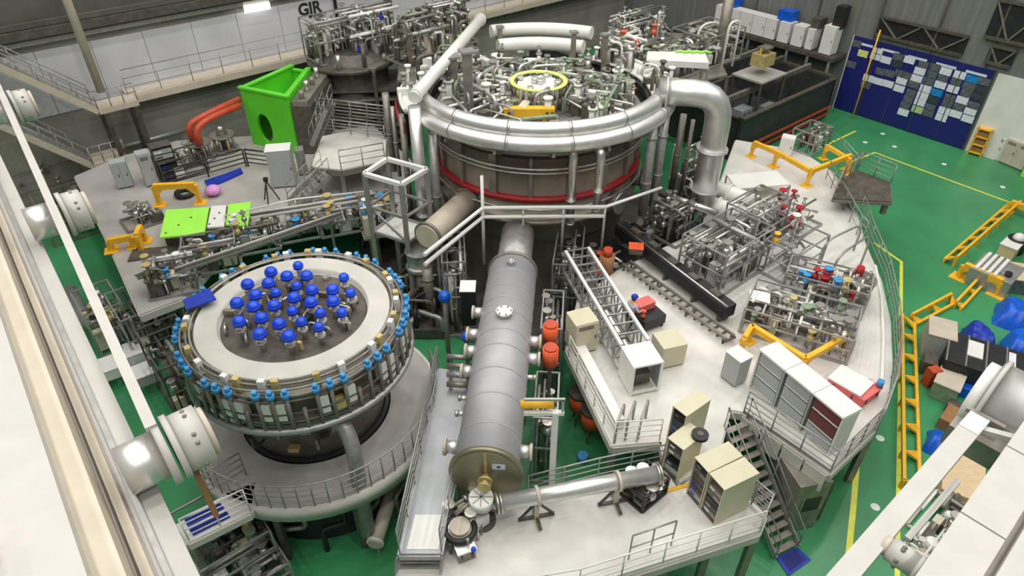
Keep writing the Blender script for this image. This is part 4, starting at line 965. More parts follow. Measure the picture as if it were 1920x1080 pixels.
# right of the grey vessel
for i, (y, lab) in enumerate(((622, 'farther'), (665, 'nearer'))):
    a, b = G(1020, y, 4.75), G(1044, y, 4.75)
    t = T('orange_drum', 'orange drum motor fixed right of the grey vessel, the %s of two' % lab, 'motor', V((a.x, a.y, .005)))
    c = (a+b)/2; MB().cyl(c-V((0, 0, .4)), c+V((0, 0, .3)), .28, None, 20).build('drum', 'orange', t); MB().cyl(c+V((0, 0, .3)), c+V((0, 0, .38)), .24, None, 20).build('cap', 'rust', t)
    MB().beam(V((c.x, c.y, .005)), c-V((0, 0, .4)), .12).build('post', 'dark', t)
p = G(1030, 900, ZD); t = T('white_post', 'tall white square post with a cross arm right of the grey vessel', 'post', V((G(1034, 905, 3.2).x, G(1034, 905, 3.2).y, .005)))
q = G(1034, 905, 3.2); zt = top(q, 772); MB().beam(V((q.x, q.y, .005)), V((q.x, q.y, zt)), .18).build('post', 'white', t)
MB().beam(V((q.x-.9, q.y, zt-.05)), V((q.x+.25, q.y, zt-.05)), .12).build('cross_arm', 'white', t)
MB().cyl(V((q.x-1.0, q.y+.1, zt+.2)), V((q.x-.05, q.y+.1, zt+.2)), .13, None, 16).build('yellow_cylinder', 'yellow', t)
MB().beam(V((q.x-.9, q.y, zt+.5)), V((q.x+.25, q.y, zt+.5)), .07).build('upper_arm', 'galv', t)
MB().beam(V((q.x+.2, q.y, zt-.05)), V((q.x+.2, q.y, zt+.5)), .07).build('arm_post', 'galv', t)
skid(G(1020, 860, 0), .8, 2.2, 3.5, 'tall pipe frame on the floor right of the near end of the grey vessel', z=.002, yaw=R(-5), seed=63, npipe=14, nvalve=8, mats=('steel', 'galv', 'dull'))
skid(G(1030, 715, 0), .8, 2.4, 4.0, 'tall frame of thin pipes right of the middle of the grey vessel', z=.002, yaw=R(-5), seed=64, npipe=14, nvalve=8, mats=('steel', 'galv', 'dark'), hues=('orange', 'steel'))
skid(G(1060, 585, 0), 1.2, 3.2, 3.9, 'pipe frame on the floor between the grey vessel and the box truss', z=.002, yaw=R(-8), seed=65, npipe=22, nvalve=8, mats=('steel', 'dark', 'galv'))
# ================================================================ left wall: catwalk, stair tower, crane rails, lettering, lamp
def wl(px, py, off): return WL(px, py, off)
zk = wl(420, 138, 1.3).z
cw = T('catwalk', 'long pale catwalk running along the grey wall with a thin railing', 'catwalk', V((wl(420, 138, .1).x, wl(420, 138, .1).y, zk)))
b0, b1 = wl(238, 172, 1.3).dot(AB), WB-.6
MB().prism([ra(b0, WA-1.3)[:2], ra(b1, WA-1.3)[:2], ra(b1, WA-.08)[:2], ra(b0, WA-.08)[:2]], zk-.08, zk).build('deck_plate', 'cream', cw)
for o in (1.28, .15): MB().beam(ra(b0, WA-o, zk-.28), ra(b1, WA-o, zk-.28), .14, .4).build('edge_beam', 'cream', cw)
for k in range(14): MB().beam(ra(b0+.4+2.9*k, WA-.07, zk-1.1), ra(b0+.4+2.9*k, WA-1.2, zk-.3), .12).build('bracket', 'dull', cw)
railing([ra(b0, WA-1.27, zk), ra(b1, WA-1.27, zk)], 'thin railing along the front of the wall catwalk', step=1.9, mids=2, h=1.5)
# landing and flights of the stair tower
pl = PL(215, 196, AA, WA-2.3)
bl, zl = pl.dot(AB), pl.z
tw = T('stair_tower', 'pale steel stair tower with two flights against the left part of the grey wall', 'stairs', ra(bl, WA-2.0, .001))
def landing(bc, zz, w0, w1):
    MB().prism([ra(bc-w0, WA-2.5)[:2], ra(bc+w1, WA-2.5)[:2], ra(bc+w1, WA-.9)[:2], ra(bc-w0, WA-.9)[:2]], zz-.3, zz).build('landing', 'cream', tw)
    for a in (WA-2.45, ):
        for z in (.5, 1.0): MB().tube([ra(bc-w0, a, zz+z), ra(bc+w1, a, zz+z)], .03, 6).build('landing_rail', 'galv', tw)
        for k in range(4): p = ra(bc-w0+(w0+w1)*k/3, a, zz); MB().tube([p, p+V((0, 0, 1))], .03, 6).build('landing_post', 'galv', tw)
def flight(b0, z0, b1, z1, n):
    for a in (WA-2.4, WA-1.0):
        p, q = ra(b0, a, z0-.15), ra(b1, a, z1-.15); MB().beam(p, q, .1, .34).build('stringer', 'cream', tw)
        h = V((0, 0, 1.1)); MB().tube([p, p+h, q+h, q], .035, 6).build('handrail', 'galv', tw); MB().tube([p+h*.55, q+h*.55], .025, 6).build('mid_rail', 'galv', tw)
        for k in range(1, 6): e = lerp(p, q, k/6); MB().tube([e, e+h], .025, 5).build('post', 'galv', tw)
    for k in range(n): p = lerp(ra(b0, WA-1.7, z0), ra(b1, WA-1.7, z1), (k+.5)/n); MB().box(p, (.26, 1.3, .05), YAW).build('step', 'galv', tw)
landing(bl, zl, .9, 1.2)
tp_ = PL(0, 105, AA, WA-2.3); flight(bl-.9, zl, tp_.dot(AB)-1, tp_.z+.4, 16)
p2 = PL(205, 298, AA, WA-2.3); landing(p2.dot(AB), p2.z, .9, .9)
t2 = PL(25, 222, AA, WA-2.3); flight(p2.dot(AB)-.9, p2.z, t2.dot(AB)-1, t2.z+.3, 15)
for bb, aa in ((bl-.6, WA-2.5), (bl+1.0, WA-2.5), (bl-.6, WA-.9), (bl+1.0, WA-.9)):
    MB().beam(ra(bb, aa, .002), ra(bb, aa, zl-.3), .2).build('column', 'dark', tw)
pp = PL(190, 172, AA, WA-2.6)
solo(MB().cyl(pp, pp+V((0, 0, 13)), .22, None, 14), 'hanging_pole', 'cream', 'tall cream pole rising from the stair tower landing', 'pole')
# crane runway rails high on the wall
for i, (y, o, w_) in enumerate(((38, .5, .35), (54, .3, .2), (22, .3, .22))):
    zz = wl(200, y, o).z
    t = solo(MB().beam(ra(-24, WA-o, zz), ra(WB-.8, WA-o, zz), w_, w_*1.2), 'runway_rail', ['dark', 'galv', 'concd'][i], ['dark crane runway rail high on the grey wall', 'pale lower rail under the dark crane runway rail', 'dull upper rail above the dark crane runway rail'][i], 'rail')
mb = MB(); zz0, zz1 = wl(200, 44, .06).z, wl(200, 88, .06).z
struct(MB().prism([ra(-26, WA-.04), ra(WB, WA-.04), ra(WB, WA-.003), ra(-26, WA-.003)], wl(200, 20, 0).z, 33), 'trim_2', 'concd')
zcol = zk
struct(MB().prism([ra(-26, WA-.05), ra(WB, WA-.05), ra(WB, WA-.004), ra(-26, WA-.004)], .01, zk-1.4), 'trim_3', 'conc')
# letters painted on the cladding
def text3d(s, size, pos, ax, up, name, m, label, cat):
    cu = bpy.data.curves.new(name, 'FONT'); cu.body = s; cu.size = size; cu.extrude = .004; cu.offset = .035
    o = bpy.data.objects.new(name, cu); C.objects.link(o); n = ax.cross(up)
    o.matrix_world = Matrix(((ax.x, up.x, n.x, pos.x), (ax.y, up.y, n.y, pos.y), (ax.z, up.z, n.z, pos.z), (0, 0, 0, 1)))
    me = bpy.data.meshes.new_from_object(o); me.materials.clear(); me.materials.append(M[m]); mw = o.matrix_world.copy(); bpy.data.objects.remove(o)
    o = bpy.data.objects.new(name, me); C.objects.link(o); o.matrix_world = mw; return tag(o, label, cat)
p = wl(561, 30, .075); q = wl(561, 6, .075)
text3d('GJR', (q.z-p.z)*1.32, p, AB, UP, 'wall_lettering', 'ink', 'large black letters GJR on the pale wall cladding', 'lettering')
p = wl(588, 31, .07); e = wl(606, 27, .07); solo(MB().beam(p, e, .02, .28), 'wall_caption', 'dull', 'small grey caption bar under the black letters on the wall', 'lettering')
p, e = wl(455, 14, .3), wl(503, 6, .3); lt = T('wall_lamp', 'bright white lamp high on the grey wall left of the black letters', 'lamp', p)
MB().beam(p+V((0, 0, .1)), e+V((0, 0, .1)), .36, .5).build('housing', 'white', lt); MB().beam(p-AA*.2-V((0, 0, .1)), e-AA*.2-V((0, 0, .1)), .05, .4).build('diffuser', 'glow', lt)
for x, l in ((632, 'black drain pipe running down the cladding right of the black letters'),):
    p = wl(x, 30, .2); solo(MB().cyl(V((p.x, p.y, p.z-.6)), V((p.x, p.y, p.z+4)), .11, None, 10), 'drain_pipe', 'black', l, 'pipe')
p = wl(728, 18, 1.8); solo(MB().cyl(V((p.x, p.y, 5.5)), V((p.x, p.y, p.z+5)), .3, None, 12), 'support_post', 'dull', 'grey post rising behind the pipework at the back left', 'post')
# pipe along the wall foot
p, q = wl(205, 282, .6), wl(350, 243, .6)
pipe([V((p.x, p.y, p.z)), V((q.x, q.y, p.z))], .14, 'grey blue pipe along the foot of the wall behind the consoles', 'galv', name='wall_pipe', legs=[(.1, .01), (.5, .01), (.9, .01)])
# ================================================================ rear left platform contents
# lime green open box with a slotted front
a, b = D(467, 272), D(553, 264); zt = top(a, 168)
ct = [G(449, 166, zt), G(538, 184, zt), G(583, 129, zt), G(545, 123, zt)]
gb = T('green_box', 'big open topped bright green box with a round slot in its front', 'box', V((a.x, a.y, ZD)))
u = (ct[1]-ct[0]); W = u.length; u.normalize(); n = V((-u.y, u.x, 0)); dp = ((ct[2]-ct[1]).dot(n)+(ct[3]-ct[0]).dot(n))/2; H = zt-ZD; o = V((ct[0].x, ct[0].y, ZD+.005))
def plate_hole(w, h, cx, cy, rx, ry, th, k=32):
    mb = MB(); pts = []
    for i in range(k):
        t = 2*PI*i/k; c, s = math.cos(t), math.sin(t)
        f = min((w-cx if c > 0 else cx)/max(1e-6, abs(c)), (h-cy if s > 0 else cy)/max(1e-6, abs(s)))
        pts.append(((cx+rx*c, cy+ry*s), (min(w, max(0, cx+c*f)), min(h, max(0, cy+s*f)))))
    for cxn, cyn in ((0, 0), (w, 0), (w, h), (0, h)):
        j = min(range(k), key=lambda i: (pts[i][1][0]-cxn)**2+(pts[i][1][1]-cyn)**2); pts[j] = (pts[j][0], (cxn, cyn))
    W3 = lambda p, d: o+u*p[0]+V((0, 0, p[1]))+n*d
    vs = [W3(p, d) for d in (0, th) for pr in pts for p in pr]; m = 2*k; fs = []
    for i in range(k):
        j = (i+1) % k
        fs += [(2*i, 2*i+1, 2*j+1, 2*j), (m+2*i, m+2*j, m+2*j+1, m+2*i+1), (2*i, 2*j, m+2*j, m+2*i), (2*i+1, m+2*i+1, m+2*j+1, 2*j+1)]
    return mb.add(vs, fs)
plate_hole(W, H, W*.37, H*.36, W*.15, H*.26, .18).build('front_plate', 'green', gb)
zb, z1 = ZD+.005, zt
def wall2(p, q, th, za, zb_, nm, m='green'): MB().obox(p, q, th, za, zb_).build(nm, m, gb)
wall2(ct[0]+n*.185, ct[3], -.2, zb, z1, 'side_plate')
wall2(ct[1]+n*.185, ct[2], .2, zb+1.2, z1, 'side_plate')
wall2(ct[3], ct[2], -.2, zb, z1-.2, 'rear_plate')
MB().prism([(ct[0]+n*.2+u*.25)[:2], (ct[1]+n*.2-u*.25)[:2], (ct[2]-n*.25-u*.1)[:2], (ct[3]-n*.25+u*.1)[:2]], ZD+1.9, ZD+2.0).build('inner_floor', 'green', gb)
MB().obox(o-u*.08-n*.08, o+u*(W+.08)-n*.08, .3, zt, zt+.12).build('front_rim', 'green', gb)
wall2(ct[0]+n*.23, ct[3], -.3, zt+.002, zt+.1, 'side_rim'); wall2(ct[1]+n*.23, ct[2], .3, zt+.002, zt+.1, 'side_rim'); wall2(ct[3], ct[2], -.3, zt-.2, zt-.1, 'rear_rim')
rb = T('dark_cabinet', 'dark machine housing standing tight against the right side of the green box', 'machine', V((ct[1].x, ct[1].y, ZD)))
p, q = ct[1]+n*.1+u*.06, ct[2]+u*.06
MB().obox(p, q, -1.1, ZD+.004, zt-.5).build('body', 'dark', rb); MB().obox(p+u*.1, q+u*.1, -.9, zt-.5, zt-.2).build('top_tray', 'dull', rb)
for k in range(4): e = lerp(p, q, .15+.23*k)+u*.6; MB().cyl(V((e.x, e.y, zt-.2)), V((e.x, e.y, zt+.25+.2*(k % 2))), .14, None, 10).build('port', ['dull', 'steel'][k % 2], rb)
# red-orange hoses
for i, dz in enumerate((0, 1)):
    p0, p1, p2, p3 = G(449, 186+12*dz, 6.0), G(392, 212+10*dz, 6.0), G(352+14*dz, 234+8*dz, 5.7), G(364+16*dz, 262, 4.6)
    mb = MB().tube(bend([p0, p1, p2, V((p2.x, p2.y, 4.75))], 1.2, 6), .17, 12)
    solo(mb, 'hose', 'rust', ['upper of two fat orange hoses bending down left of the green box', 'lower of two fat orange hoses bending down left of the green box'][i], 'hose')
def bushing(px, label, seed):
    p = D(*px); t = T('bushing', label, 'insulator', p); r_ = random.Random(seed)
    MB().cyl(p+V((0, 0, .005)), p+V((0, 0, .18)), .75, None, 24).build('base_plate', 'galv', t)
    MB().cyl(p+V((0, 0, .18)), p+V((0, 0, 1.25)), .34, .28, 18).build('core', 'dark', t)
    for k in range(8): q = ang(p, .55, 45*k, ZD+.18); MB().cyl(q, q+V((0, 0, .75)), .08, None, 8).build('rod', 'clamp' if k % 2 else 'galv', t)
    MB().cyl(p+V((0, 0, .93)), p+V((0, 0, 1.02)), .7, None, 24).build('top_plate', 'dull', t)
    MB().cyl(p+V((0, 0, 1.25)), p+V((0, 0, 1.45)), .12, None, 12).build('terminal', 'white', t)
bushing((380, 297), 'round bushing with ochre rods under the ends of the orange hoses', 1)
bushing((424, 282), 'round bushing with ochre rods right beside the green box', 2)
cabinet(D(512, 354), D(557, 350), .9, top(D(520, 353), 285)-ZD, 'tall grey cabinet with a white top standing in front of the green box', 'greycab', doors=1, vent=False, topm='white')
cabinet(D(562, 330), D(578, 328), .6, 1.5, 'narrow grey box standing right of the tall grey cabinet', 'galv', doors=1, vent=False)
openrack(D(305, 345), D(342, 335), .8, 2.0, 'dark grey console with a column of pale indicators near the wall foot', m='dark', seed=71, units=6)
cabinet(D(276, 352), D(300, 346), .6, 1.9, 'slim pale console with a dark window left of the dark grey console', 'greycab', doors=1)
cabinet(D(222, 356), D(252, 350), .6, 1.5, 'wide grey cabinet under the lower stair landing', 'greycab', doors=2, vent=False)
skid(D(345, 325), 2.4, 1.2, 1.2, 'dark rack of fittings behind the black railing', seed=72, mats=('dark', 'dull'), fm='dark')
railing([D(x, y) for x, y in ((318, 352), (392, 332), (462, 312))], 'black railing between the consoles and the yellow lifting frame', m='black', mids=3, step=1.6, r=.045)
railing([D(x, y) for x, y in ((466, 312), (512, 318))], 'short black railing left of the tall grey cabinet', m='black', mids=3, step=1.2, r=.045)
frame_yellow([D(300, 384), D(376, 380)], 'yellow portal frame standing behind the lime panels', 1.05, w=.24)
frame_yellow([D(210, 470), D(252, 462)], 'low yellow frame on the far left edge of the rear platform', .5, w=.24)
frame_yellow([D(266, 470), D(274, 452)], 'small yellow frame leg near the left end of the lime panels', .8, w=.22)
# lime panels on a grey base
zl_ = ZD+.75
qb = [G(x, y, zl_-.05) for x, y in ((306, 440), (460, 420), (466, 384), (318, 396))]
lbx = T('panel_base', 'dark grey low box carrying the lime panels', 'box', V((qb[0].x, qb[0].y, ZD)))
MB().prism([p[:2] for p in qb], ZD+.005, zl_-.05).build('body', 'dark', lbx)
def panel(px, m, label, nm, th=.06, k=3):
    q = [G(x, y, zl_+th) for x, y in px]; t = T(nm, label, 'panel', V((q[0].x, q[0].y, zl_)))
    MB().prism([p[:2] for p in q], zl_-.04, zl_+th).build('sheet', m, t, bevel=.01); c = sum(q, V())/4
    for i in range(k): p = lerp(c, q[(i*2) % 4], .25+.5*(i == 2)); MB().cyl(V((p.x, p.y, zl_+th)), V((p.x, p.y, zl_+th+.03)), .05, None, 10).build('lifting_eye', 'dark', t)
panel([(299, 445), (383, 437), (392, 388), (311, 393)], 'lime', 'large lime green panel lying flat, left of the white one', 'lime_cover')
panel([(388, 426), (420, 424), (424, 384), (396, 386)], 'white', 'white panel lying between two lime green panels', 'white_cover')
panel([(423, 421), (464, 424), (471, 378), (428, 383)], 'lime', 'small lime green panel lying right of the white one', 'lime_cover')
p = D(348, 366); solo(MB().tube(ringpts(p, .42, ZD+.14, 24), .13, 8, True), 'tyre', 'black', 'black tyre lying under the yellow portal frame', 'tyre')
p = D(402, 366); mb = MB(); mb.ball(p+V((0, 0, .3)), .42, 12, False, .65); solo(mb, 'plastic_bag', 'pinkbag', 'pink plastic bag on the floor right of the yellow portal frame', 'bag')
q = [D(x, y) for x, y in ((384, 342), (420, 330), (452, 318), (456, 326), (414, 345), (390, 352))]
mb = MB(); mb.prism([p[:2] for p in q], ZD+.004, ZD+.12); solo(mb, 'folded_sheet', 'bmat', 'dark blue folded sheet lying along the black railing', 'sheet')
p = D(508, 378); t = T('tripod', 'black tripod standing left of the tall grey cabinet foot', 'tripod', p)
for k in range(3): MB().tube([ang(p, .45, 120*k+30, ZD+.01), p+V((0, 0, 1.2))], .035, 6).build('leg', 'black', t)
MB().box(p+V((0, 0, 1.28)), (.2, .16, .2)).build('head', 'black', t)
# raised pale deck and its stair
t, pts = deck('upper_deck', 'pale raised deck right of the green box', [(584, 312), (604, 255), (655, 246), (724, 262), (722, 302), (640, 318)], 'deck', z=4.7, th=.3, fascia='dull', lz=ZD+.003, legs=[(590, 310), (640, 316), (720, 300), (606, 258)])
stair(G(612, 322, 4.6), D(548, 388, .1), 1.1, 8, 'grey stairs with railings going down from the pale raised deck', sm='dull')
stair(G(618, 200, 7.0), G(592, 268, 4.85), 1.0, 9, 'steep dark stairs above the pale raised deck, beside the green box', m='galv', sm='dark')
railing([G(x, y, 4.7) for x, y in ((640, 318), (722, 303))], 'short railing on the near side of the pale raised deck', mids=2)
# dark machine stack behind
p = G(662, 225, 3.2); c = V((p.x, p.y+2.0, 0))
dm = T('dark_machine', 'dark layered machine with orange parts behind the pale raised deck', 'machine', V((c.x, c.y, .001)))
MB().lathe([(2.2, .002), (2.2, 4.2), (2.6, 4.3), (2.6, 4.7), (2.2, 4.8), (2.2, 6.2), (2.75, 6.3), (2.75, 6.55), (2.2, 6.6), (1.6, 7.1), (1e-3, 7.2)], c, 40).build('drum', 'dark', dm)
for k in range(7): MB().box(c+V((0, -.6, 1.2+.55*k+(.6 if k > 4 else 0))), (6.0-.2*(k % 2), 3.6, .14), R(5), True).build('layer_plate', 'dull' if k % 2 else 'dark', dm)
MB().box(c+V((-.3, -1.0, 6.65)), (1.4, .5, .35), .2, True).build('orange_cover', 'orange', dm)
MB().box(c+V((.9, -.8, 6.9)), (.5, .5, .5), .2, True).build('blue_box', 'bmat', dm)
for k in range(10): q = ang(c, 2.45, 36*k+12, 6.55); MB().cyl(q, q+V((0, 0, .5+.4*(k % 3))), .14, None, 10).build('port', ['dull', 'steel', 'dark'][k % 3], dm)
def platform_on_posts(px, z, label, m='dull', nm='pipe_platform'):
    q = [G(x, y, z) for x, y in px]; t = T(nm, label, 'platform', V((q[0].x, q[0].y, .001)))
    MB().prism([p[:2] for p in q], z-.12, z-.003).build('deck_plate', m, t)
    for p in q: MB().beam(V((p.x, p.y, .002)), V((p.x, p.y, z-.12)), .2).build('post', 'dark', t)
    return sum(q, V())/len(q)
platform_on_posts([(600, 120), (700, 130), (760, 100), (670, 62), (590, 90)], 6.6, 'dull high platform crowded with frames, behind the green box')
sk = dict(mats=('galv', 'white', 'dull', 'steel'), npipe=34, nvalve=14, nbox=7, r=.07)
skid(G(635, 105, 6.6), 3.4, 2.2, 2.4, 'open pipe frame at the left end of the dull high platform', z=6.603, seed=81, **sk)
skid(G(698, 102, 6.6), 3.4, 2.2, 2.8, 'taller pipe frame on the right half of the dull high platform', z=6.603, frame=False, seed=82, hues=('dark', 'steel', 'bmat'), **sk)
platform_on_posts([(745, 150), (800, 160), (890, 70), (830, 45), (750, 85)], 6.9, 'grey high platform behind the slanting white pipe')
skid(G(788, 110, 6.9), 3.2, 2.6, 2.6, 'crowded pipe frame behind the lower half of the slanting white pipe', z=6.903, frame=False, seed=83, hues=('pvcg', 'dark'), **sk)
skid(G(842, 80, 6.9), 3.0, 2.2, 2.6, 'crowded pipe frame behind the upper half of the slanting white pipe', z=6.903, frame=False, seed=84, hues=('pvcg',), **sk)
for i, (x, yt, yb, w_) in enumerate(((852, 108, 186, .42), (880, 98, 214, .42), (938, 52, 112, .25), (1072, 62, 140, .25), (1130, 66, 140, .25), (1180, 85, 150, .16))):
    p = G(x, yb, 8.3); z1 = top(p, yt)
    lab = ['broad dull column standing on the lid left of the yellow ring, left of the pair', 'broad dull column standing on the lid left of the yellow ring, right of the pair', 'slim post at the back of the lid, behind the yellow ring', 'slim post at the back right of the lid', 'slim post near the right end of the back ring pipe', 'thin pale post right of the yellow ring'][i]
    t = T('lid_post', lab, 'post', p); MB().beam(p, V((p.x, p.y, z1)), w_).build('shaft', 'dull', t); MB().box(V((p.x, p.y, z1)), (w_*1.5, w_*1.5, .1), .3, True).build('head_plate', 'galv', t); MB().box(V((p.x, p.y, p.z)), (w_*1.6, w_*1.6, .06), .3, True).build('base_plate', 'galv', t)
# right rear: frames, pale slab, hoops
platform_on_posts([(1135, 150), (1240, 165), (1364, 140), (1325, 66), (1150, 52)], 7.2, 'high platform crowded with pipework behind the fat silver elbow')
skid(G(1180, 128, 7.2), 3.6, 2.6, 2.0, 'crowded pipe frame behind the right end of the ring pipe', z=7.2, frame=False, seed=91, hues=('pvcg', 'orange'), **sk)
skid(G(1255, 138, 7.2), 3.4, 2.0, 1.6, 'pipe frame just behind the fat silver elbow', z=7.2, frame=False, seed=92, hues=('pvcg',), **sk)
skid(G(1320, 110, 7.2), 3.4, 2.6, 1.8, 'pipe frame round the foot of the tall dull round post', z=7.2, seed=93, **sk)
skid(G(1200, 75, 7.2), 4.0, 2.2, 1.8, 'pale pipe frame farthest back on the right high platform', z=7.2, frame=False, seed=94, mats=('white', 'galv', 'steel'), npipe=30, nvalve=14, hues=('pvcg',))
q = [G(x, y, 9.3) for x, y in ((1212, 112), (1330, 118), (1322, 98), (1214, 96))]
t = T('pale_slab', 'pale slab with green hose bits lying over the right rear pipework', 'slab', V((q[0].x, q[0].y, 7.2)))
MB().prism([p[:2] for p in q], 9.0, 9.3).build('slab', 'white', t)
for p in q: MB().beam(V((p.x, p.y, 7.203)), V((p.x, p.y, 9.0)), .12).build('leg', 'galv', t)
for i in range(4): p = lerp(q[2], q[3], .1+.14*i); MB().tube([p+V((0, -.2, .06)), p+V((.25, -.1, .08)), p+V((.55, -.3, .06))], .06, 7).build('green_hose', 'lime', t)
p = G(1345, 120, 7.2); z1 = top(p, -20); solo(MB().cyl(V((p.x, p.y, 7.203)), V((p.x, p.y, z1)), .3, None, 16), 'tall_post', 'dull', 'tall dull round post rising out of frame behind the silver elbow', 'post')
for i, (xa, xb, yb, hh) in enumerate(((1352, 1372, 130, 2.6), (1300, 1340, 118, 2.2))):
    a, b = G(xa, yb, 7.2), G(xb, yb-6, 7.2); pts = [a, a+V((0, 0, hh)), b+V((0, 0, hh)), b]
    pipe(pts, .07, ['white hoop pipe right of the tall dull round post', 'white hoop pipe left of the tall dull round post'][i], 'white', rad=1.0, name='hoop_pipe', n=8)
p = G(1192, 170, 8.6)
frame_yellow([G(1170, 172, 8.0), G(1196, 172, 8.0), G(1222, 175, 8.0)], 'orange yellow frame at the right edge of the vessel lid', .9, z=7.21, w=.22)
# more machine frames between decks on the far left
sk2 = dict(mats=('dark', 'dull', 'galv'), fm='dull')
skid(G(95, 372, 0), 4.0, 3.0, 2.6, 'dark frame full of pipes under the lower stair flight', z=.002, seed=101, npipe=22, nvalve=6, **sk2)
skid(G(150, 430, .0), 3.0, 2.2, 2.3, 'dark machine frame on the floor left of the rear platform', z=.002, seed=102, npipe=20, nvalve=6, **sk2)
skid(D(270, 415), 1.8, 1.4, .8, 'low dark fittings behind the small yellow frames', seed=103, npipe=12, nvalve=6, frame=False, **sk2)
# long cable trays and piping from the round vessel to the back left
for i, (x0, y0, x1, y1, zz, m) in enumerate(((330, 508, 640, 402, 4.3, 'galv'), (470, 405, 700, 368, 4.6, 'white'), (255, 520, 420, 455, 4.0, 'steel'))):
    a, b = G(x0, y0, zz), G(x1, y1, zz)
    lab = ['galvanised tray', 'white tray', 'short bright tray'][i]
    t = T('cable_tray', lab+' bridging behind the blue-domed vessel towards the frame tower', 'cable tray', V((a.x, a.y, 0)))
    d = (b-a).normalized(); n = V((-d.y, d.x, 0)); w_ = .36
    for k in (-1, 1): MB().beam(a+n*k*w_/2, b+n*k*w_/2, .03, .1).build('side_rail', m, t)
    for k in range(int((b-a).length/.6)): p = a+d*(.3+.6*k); MB().beam(p-n*w_/2, p+n*w_/2, .06, .04).build('rung', m, t)
    for k in range(3): MB().tube([a+n*(k-1)*.12+V((0, 0, .07)), b+n*(k-1)*.12+V((0, 0, .07))], .03, 6).build('cable', ['dark', 'dull', 'white'][k], t)
    for f in (.08, .92): p = lerp(a, b, f); MB().beam(V((p.x, p.y, .003)), p-V((0, 0, .08)), .1).build('post', 'dull', t)
# shelves and trays left of the round vessel
sh = dict(cat='shelving')
skid(G(215, 635, 0), 1.5, 2.2, 2.4, 'frame with pale pipes on the floor left of the round vessel', z=.002, seed=111, npipe=12, nvalve=8, hues=('clamp', 'white'), nbox=4)
skid(G(300, 640, 0), 2.4, 2.4, 2.6, 'dark pipe frame close to the left side of the round vessel', z=.002, seed=112, npipe=20, nvalve=6, mats=('galv', 'dark', 'dull'))
skid(G(355, 740, 0), 1.6, 3.0, 3.0, 'dark slatted frame below the left rim of the round vessel', z=.002, seed=113, npipe=18, nvalve=4, mats=('dark', 'dull', 'black'), fm='dark')
for i, (x0, y0, x1, y1, dd) in enumerate(((178, 706, 222, 690, 1.0), (238, 672, 285, 655, 1.0), (250, 715, 288, 700, .9))):
    z = 1.0; a, b = G(x0, y0, z), G(x1, y1, z)
    t = T('storage_box', ['pale storage box on the floor against the white crane girder, farthest left of three', 'pale storage box on legs, farthest back of three near the crane girder', 'grey storage box nearest the round vessel, of three near the crane girder'][i], 'box', V((a.x, a.y, .002)))
    MB().obox(a, b, dd, .5, z).build('body', 'white' if i < 2 else 'greycab', t, bevel=.02); d = (b-a).normalized(); n = V((-d.y, d.x, 0))
    for f, g in ((.05, .05), (.95, .05), (.05, .95), (.95, .95)): p = lerp(a, b, f)+n*dd*g; MB().beam(V((p.x, p.y, .002)), V((p.x, p.y, .5)), .07).build('leg', 'dark', t)
    MB().obox(a-d*.02-n*.02, b+d*.02-n*.02, dd+.04, z, z+.04).build('lid', 'white', t)
p, q = G(132, 545, .8), G(165, 610, .8)
pipe([p, q, G(245, 598, .8)], .3, 'bent grey duct lying on the green floor by the white crane girder', 'galv', rad=.6, name='floor_duct', legs=[(.1, .003), (.9, .003)])
mb = MB(); q = [G(x, y, RZ+.17) for x, y in ((350, 580), (405, 560), (393, 540), (342, 562))]
for p in q: pass
mb.prism([p[:2] for p in q], RZ+.12, RZ+.17); solo(mb, 'blue_sheet', 'bmat', 'blue plastic sheet lying on the left rim of the round vessel lid', 'sheet')
# access walkway with blue gratings at the lower left
t, pts = deck('access_walkway', 'pale walkway with two blue gratings leading to the round platform', [(328, 985), (352, 1018), (470, 960), (478, 905), (425, 925)], 'deck', th=.25, legs=[(352, 1010), (330, 985)])
for i, (px, lab) in enumerate((([(345, 973), (412, 942), (420, 952), (352, 986)], 'farther of two blue gratings on the pale walkway'), ([(354, 992), (424, 958), (431, 968), (362, 1003)], 'nearer of two blue gratings on the pale walkway'))):
    q = [D(*p, .06) for p in px]; g = T('blue_grating', lab, 'grating', V((q[0].x, q[0].y, ZD)))
    MB().prism([p[:2] for p in q], ZD+.004, ZD+.05).build('sheet', 'bmat', g)
    for k in range(3): a, b = lerp(q[0], q[3], .25+.25*k), lerp(q[1], q[2], .25+.25*k); MB().beam(V((a.x, a.y, ZD+.06)), V((b.x, b.y, ZD+.06)), .03, .02).build('bar', 'navy', g)
railing([D(x, y) for x, y in ((355, 1014), (470, 958))], 'pale railing on the near side of the walkway with blue gratings', mids=3, step=1.0, m='white')
railing([D(x, y) for x, y in ((395, 930), (462, 890))], 'pale railing on the far side of the walkway with blue gratings', mids=3, step=1.0, m='galv')
skid(G(440, 1045, 0), 2.2, 2.6, 2.0, 'grey machine frame on the floor below the walkway with blue gratings', z=.002, seed=121, npipe=18, nvalve=8, nbox=6, mats=('galv', 'dull', 'dark'), hues=('pvcg', 'clamp'))
skid(G(500, 1075, 0), 1.2, 1.6, 1.0, 'low machine frame beside the dark floor under the round platform', z=.002, seed=122, npipe=10, nvalve=5, nbox=3, mats=('galv', 'dull'))

